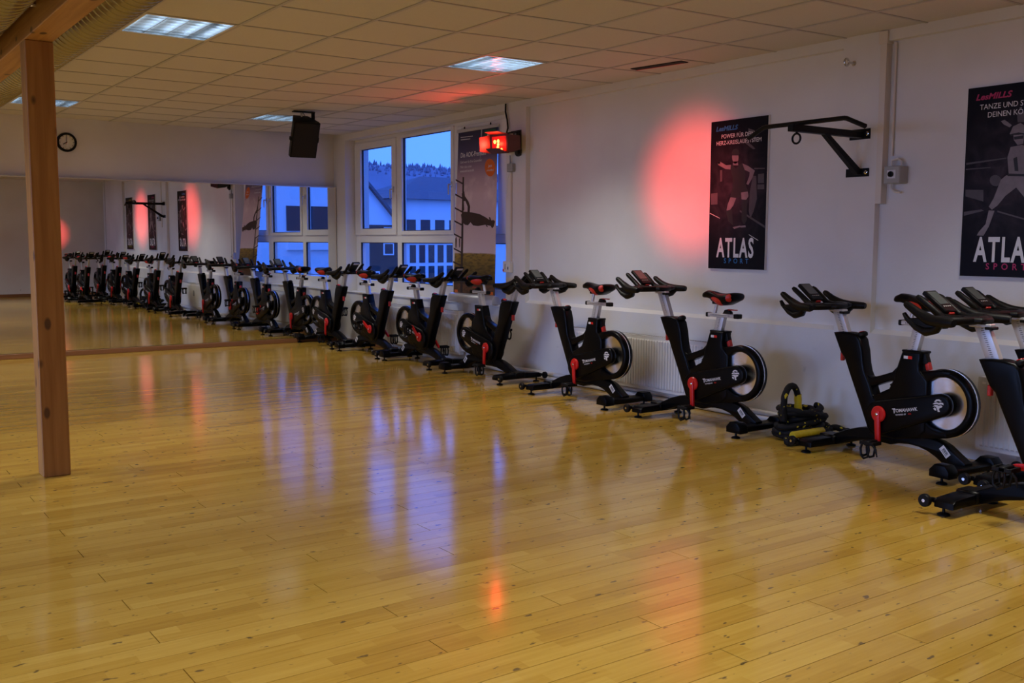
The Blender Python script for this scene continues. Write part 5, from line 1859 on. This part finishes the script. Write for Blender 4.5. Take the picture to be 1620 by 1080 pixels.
MB().box(-5.4, 5.2, -0.5, -0.02, 0, 8.35).build('timber_facade', M_WOODF, ha, smooth=0)
for xx, z0, z1 in ((-2.2, 5.0, 6.4), (0.2, 5.0, 6.4), (3.6, 5.0, 6.4), (1.8, 1.6, 3.2), (3.7, 7.0, 8.1)):
    o_ = MB().box(xx - 0.65, xx + 0.65, -0.62, -0.5, z0, z1).build('window', M_RENDER, ha, smooth=0)
    MB().box(xx - 0.5, xx + 0.5, -0.66, -0.62, z0 + 0.15, z1 - 0.15).build('window_pane', M_PANEO, o_, smooth=0)
hb_ = thing('hipped_house', 'white house with hipped roof and gridded glazing seen through the middle window column', 'house', (62.0, 104, -5.2))
KY = 104 / 100.0
MB().box(-5.0, 14.0, 0, 11, 0, 11.6).build('wall', M_RENDER, hb_, smooth=0)
b = bmesh.new()
pts = [(-6.4, -0.9, 11.5), (15.4, -0.9, 11.5), (15.4, 11.9, 11.5), (-6.4, 11.9, 11.5), (1.5, 5.5, 14.6), (8.0, 5.5, 14.6)]
V_ = [b.verts.new(p_) for p_ in pts]
for fc_ in ((0, 1, 5, 4), (1, 2, 5), (2, 3, 4, 5), (3, 0, 4), (3, 2, 1, 0)):
    b.faces.new([V_[q] for q in fc_])
MB().merge(b).build('roof', M_ROOF, hb_, smooth=0)
for q in range(5):
    x0 = -3.6 + q * 2.0
    MB().box(x0, x0 + 1.3, -0.06, 0.02, 7.6, 9.1).build('window', M_PANEO, hb_, smooth=0)
for rI, (z0, z1) in enumerate(((4.0, 6.1), (1.5, 3.6))):
    for q in range(6):
        x0 = -3.1 + q * 1.28
        MB().box(x0, x0 + 0.80, -0.06, 0.02, z0, z1).build('window', M_PANEO, hb_, smooth=0)
MB().box(-5.6, 14.2, -0.7, -0.05, 6.75, 7.05).build('balcony_slab', M_RENDER, hb_, smooth=0)
hc = thing('white_building', 'white building with a wide dark window seen through the mirrored window', 'house', (22.0, -24, -5.2))
MB().box(-14, 22, -10, 0, 0, 20).build('wall', M_RENDER, hc, smooth=0)
wo = MB().box(-1.7, 1.9, -0.02, 0.05, 7.1, 8.4).build('window', M_PANEO, hc, smooth=0)
MB().box(-1.7, 2.4, 0.0, 0.25, 6.1, 6.5).build('ledge', M_RENDER, hc, smooth=0)
hl = MB()
b = bmesh.new()
NX, NY = 90, 10
hr = random.Random(5)
ph = [hr.uniform(0, 6.28) for _ in range(6)]


def hill_h(x, y):
    t = min(1.0, max(0.0, (y - 180) / 120))
    ridge = 26.0 + 1.6 * math.sin(x * 0.035 + ph[0]) + 0.8 * math.sin(x * 0.09 + ph[1]) + 0.4 * math.sin(x * 0.23 + ph[2])
    return -5.2 + (ridge + 5.2) * (t * t * (3 - 2 * t))


gv = [[b.verts.new((40 + 260 * i / NX, 180 + 140 * j / NY, hill_h(40 + 260 * i / NX, 180 + 140 * j / NY))) for i in range(NX + 1)] for j in range(NY + 1)]
for j in range(NY):
    for i in range(NX):
        b.faces.new((gv[j][i], gv[j][i + 1], gv[j + 1][i + 1], gv[j + 1][i]))
hl.merge(b)
struct(hl, 'hillside', M_HILL, smooth=60)
tv, tf = [], []
for q in range(1100):
    x, y = hr.uniform(90, 250), hr.uniform(270, 306)
    z = hill_h(x, y) - 0.4
    h_ = hr.uniform(0.8, 2.2)
    r_ = hr.uniform(0.2, 0.6)
    n0 = len(tv)
    tv += [(x - r_, y, z + h_ * 0.45), (x, y - r_, z + h_ * 0.45), (x + r_, y, z + h_ * 0.45), (x, y + r_, z + h_ * 0.45), (x, y, z + h_), (x, y, z - 0.3)]
    for k_ in range(4):
        tf.append((n0 + k_, n0 + (k_ + 1) % 4, n0 + 4))
        tf.append((n0 + (k_ + 1) % 4, n0 + k_, n0 + 5))
me = bpy.data.meshes.new('hill_trees')
me.from_pydata(tv, [], tf)
me.materials.append(M_HILL)
obj('hill_trees', me, None, None, 'bare trees along the crest of the distant hill', 'trees', kind='stuff')
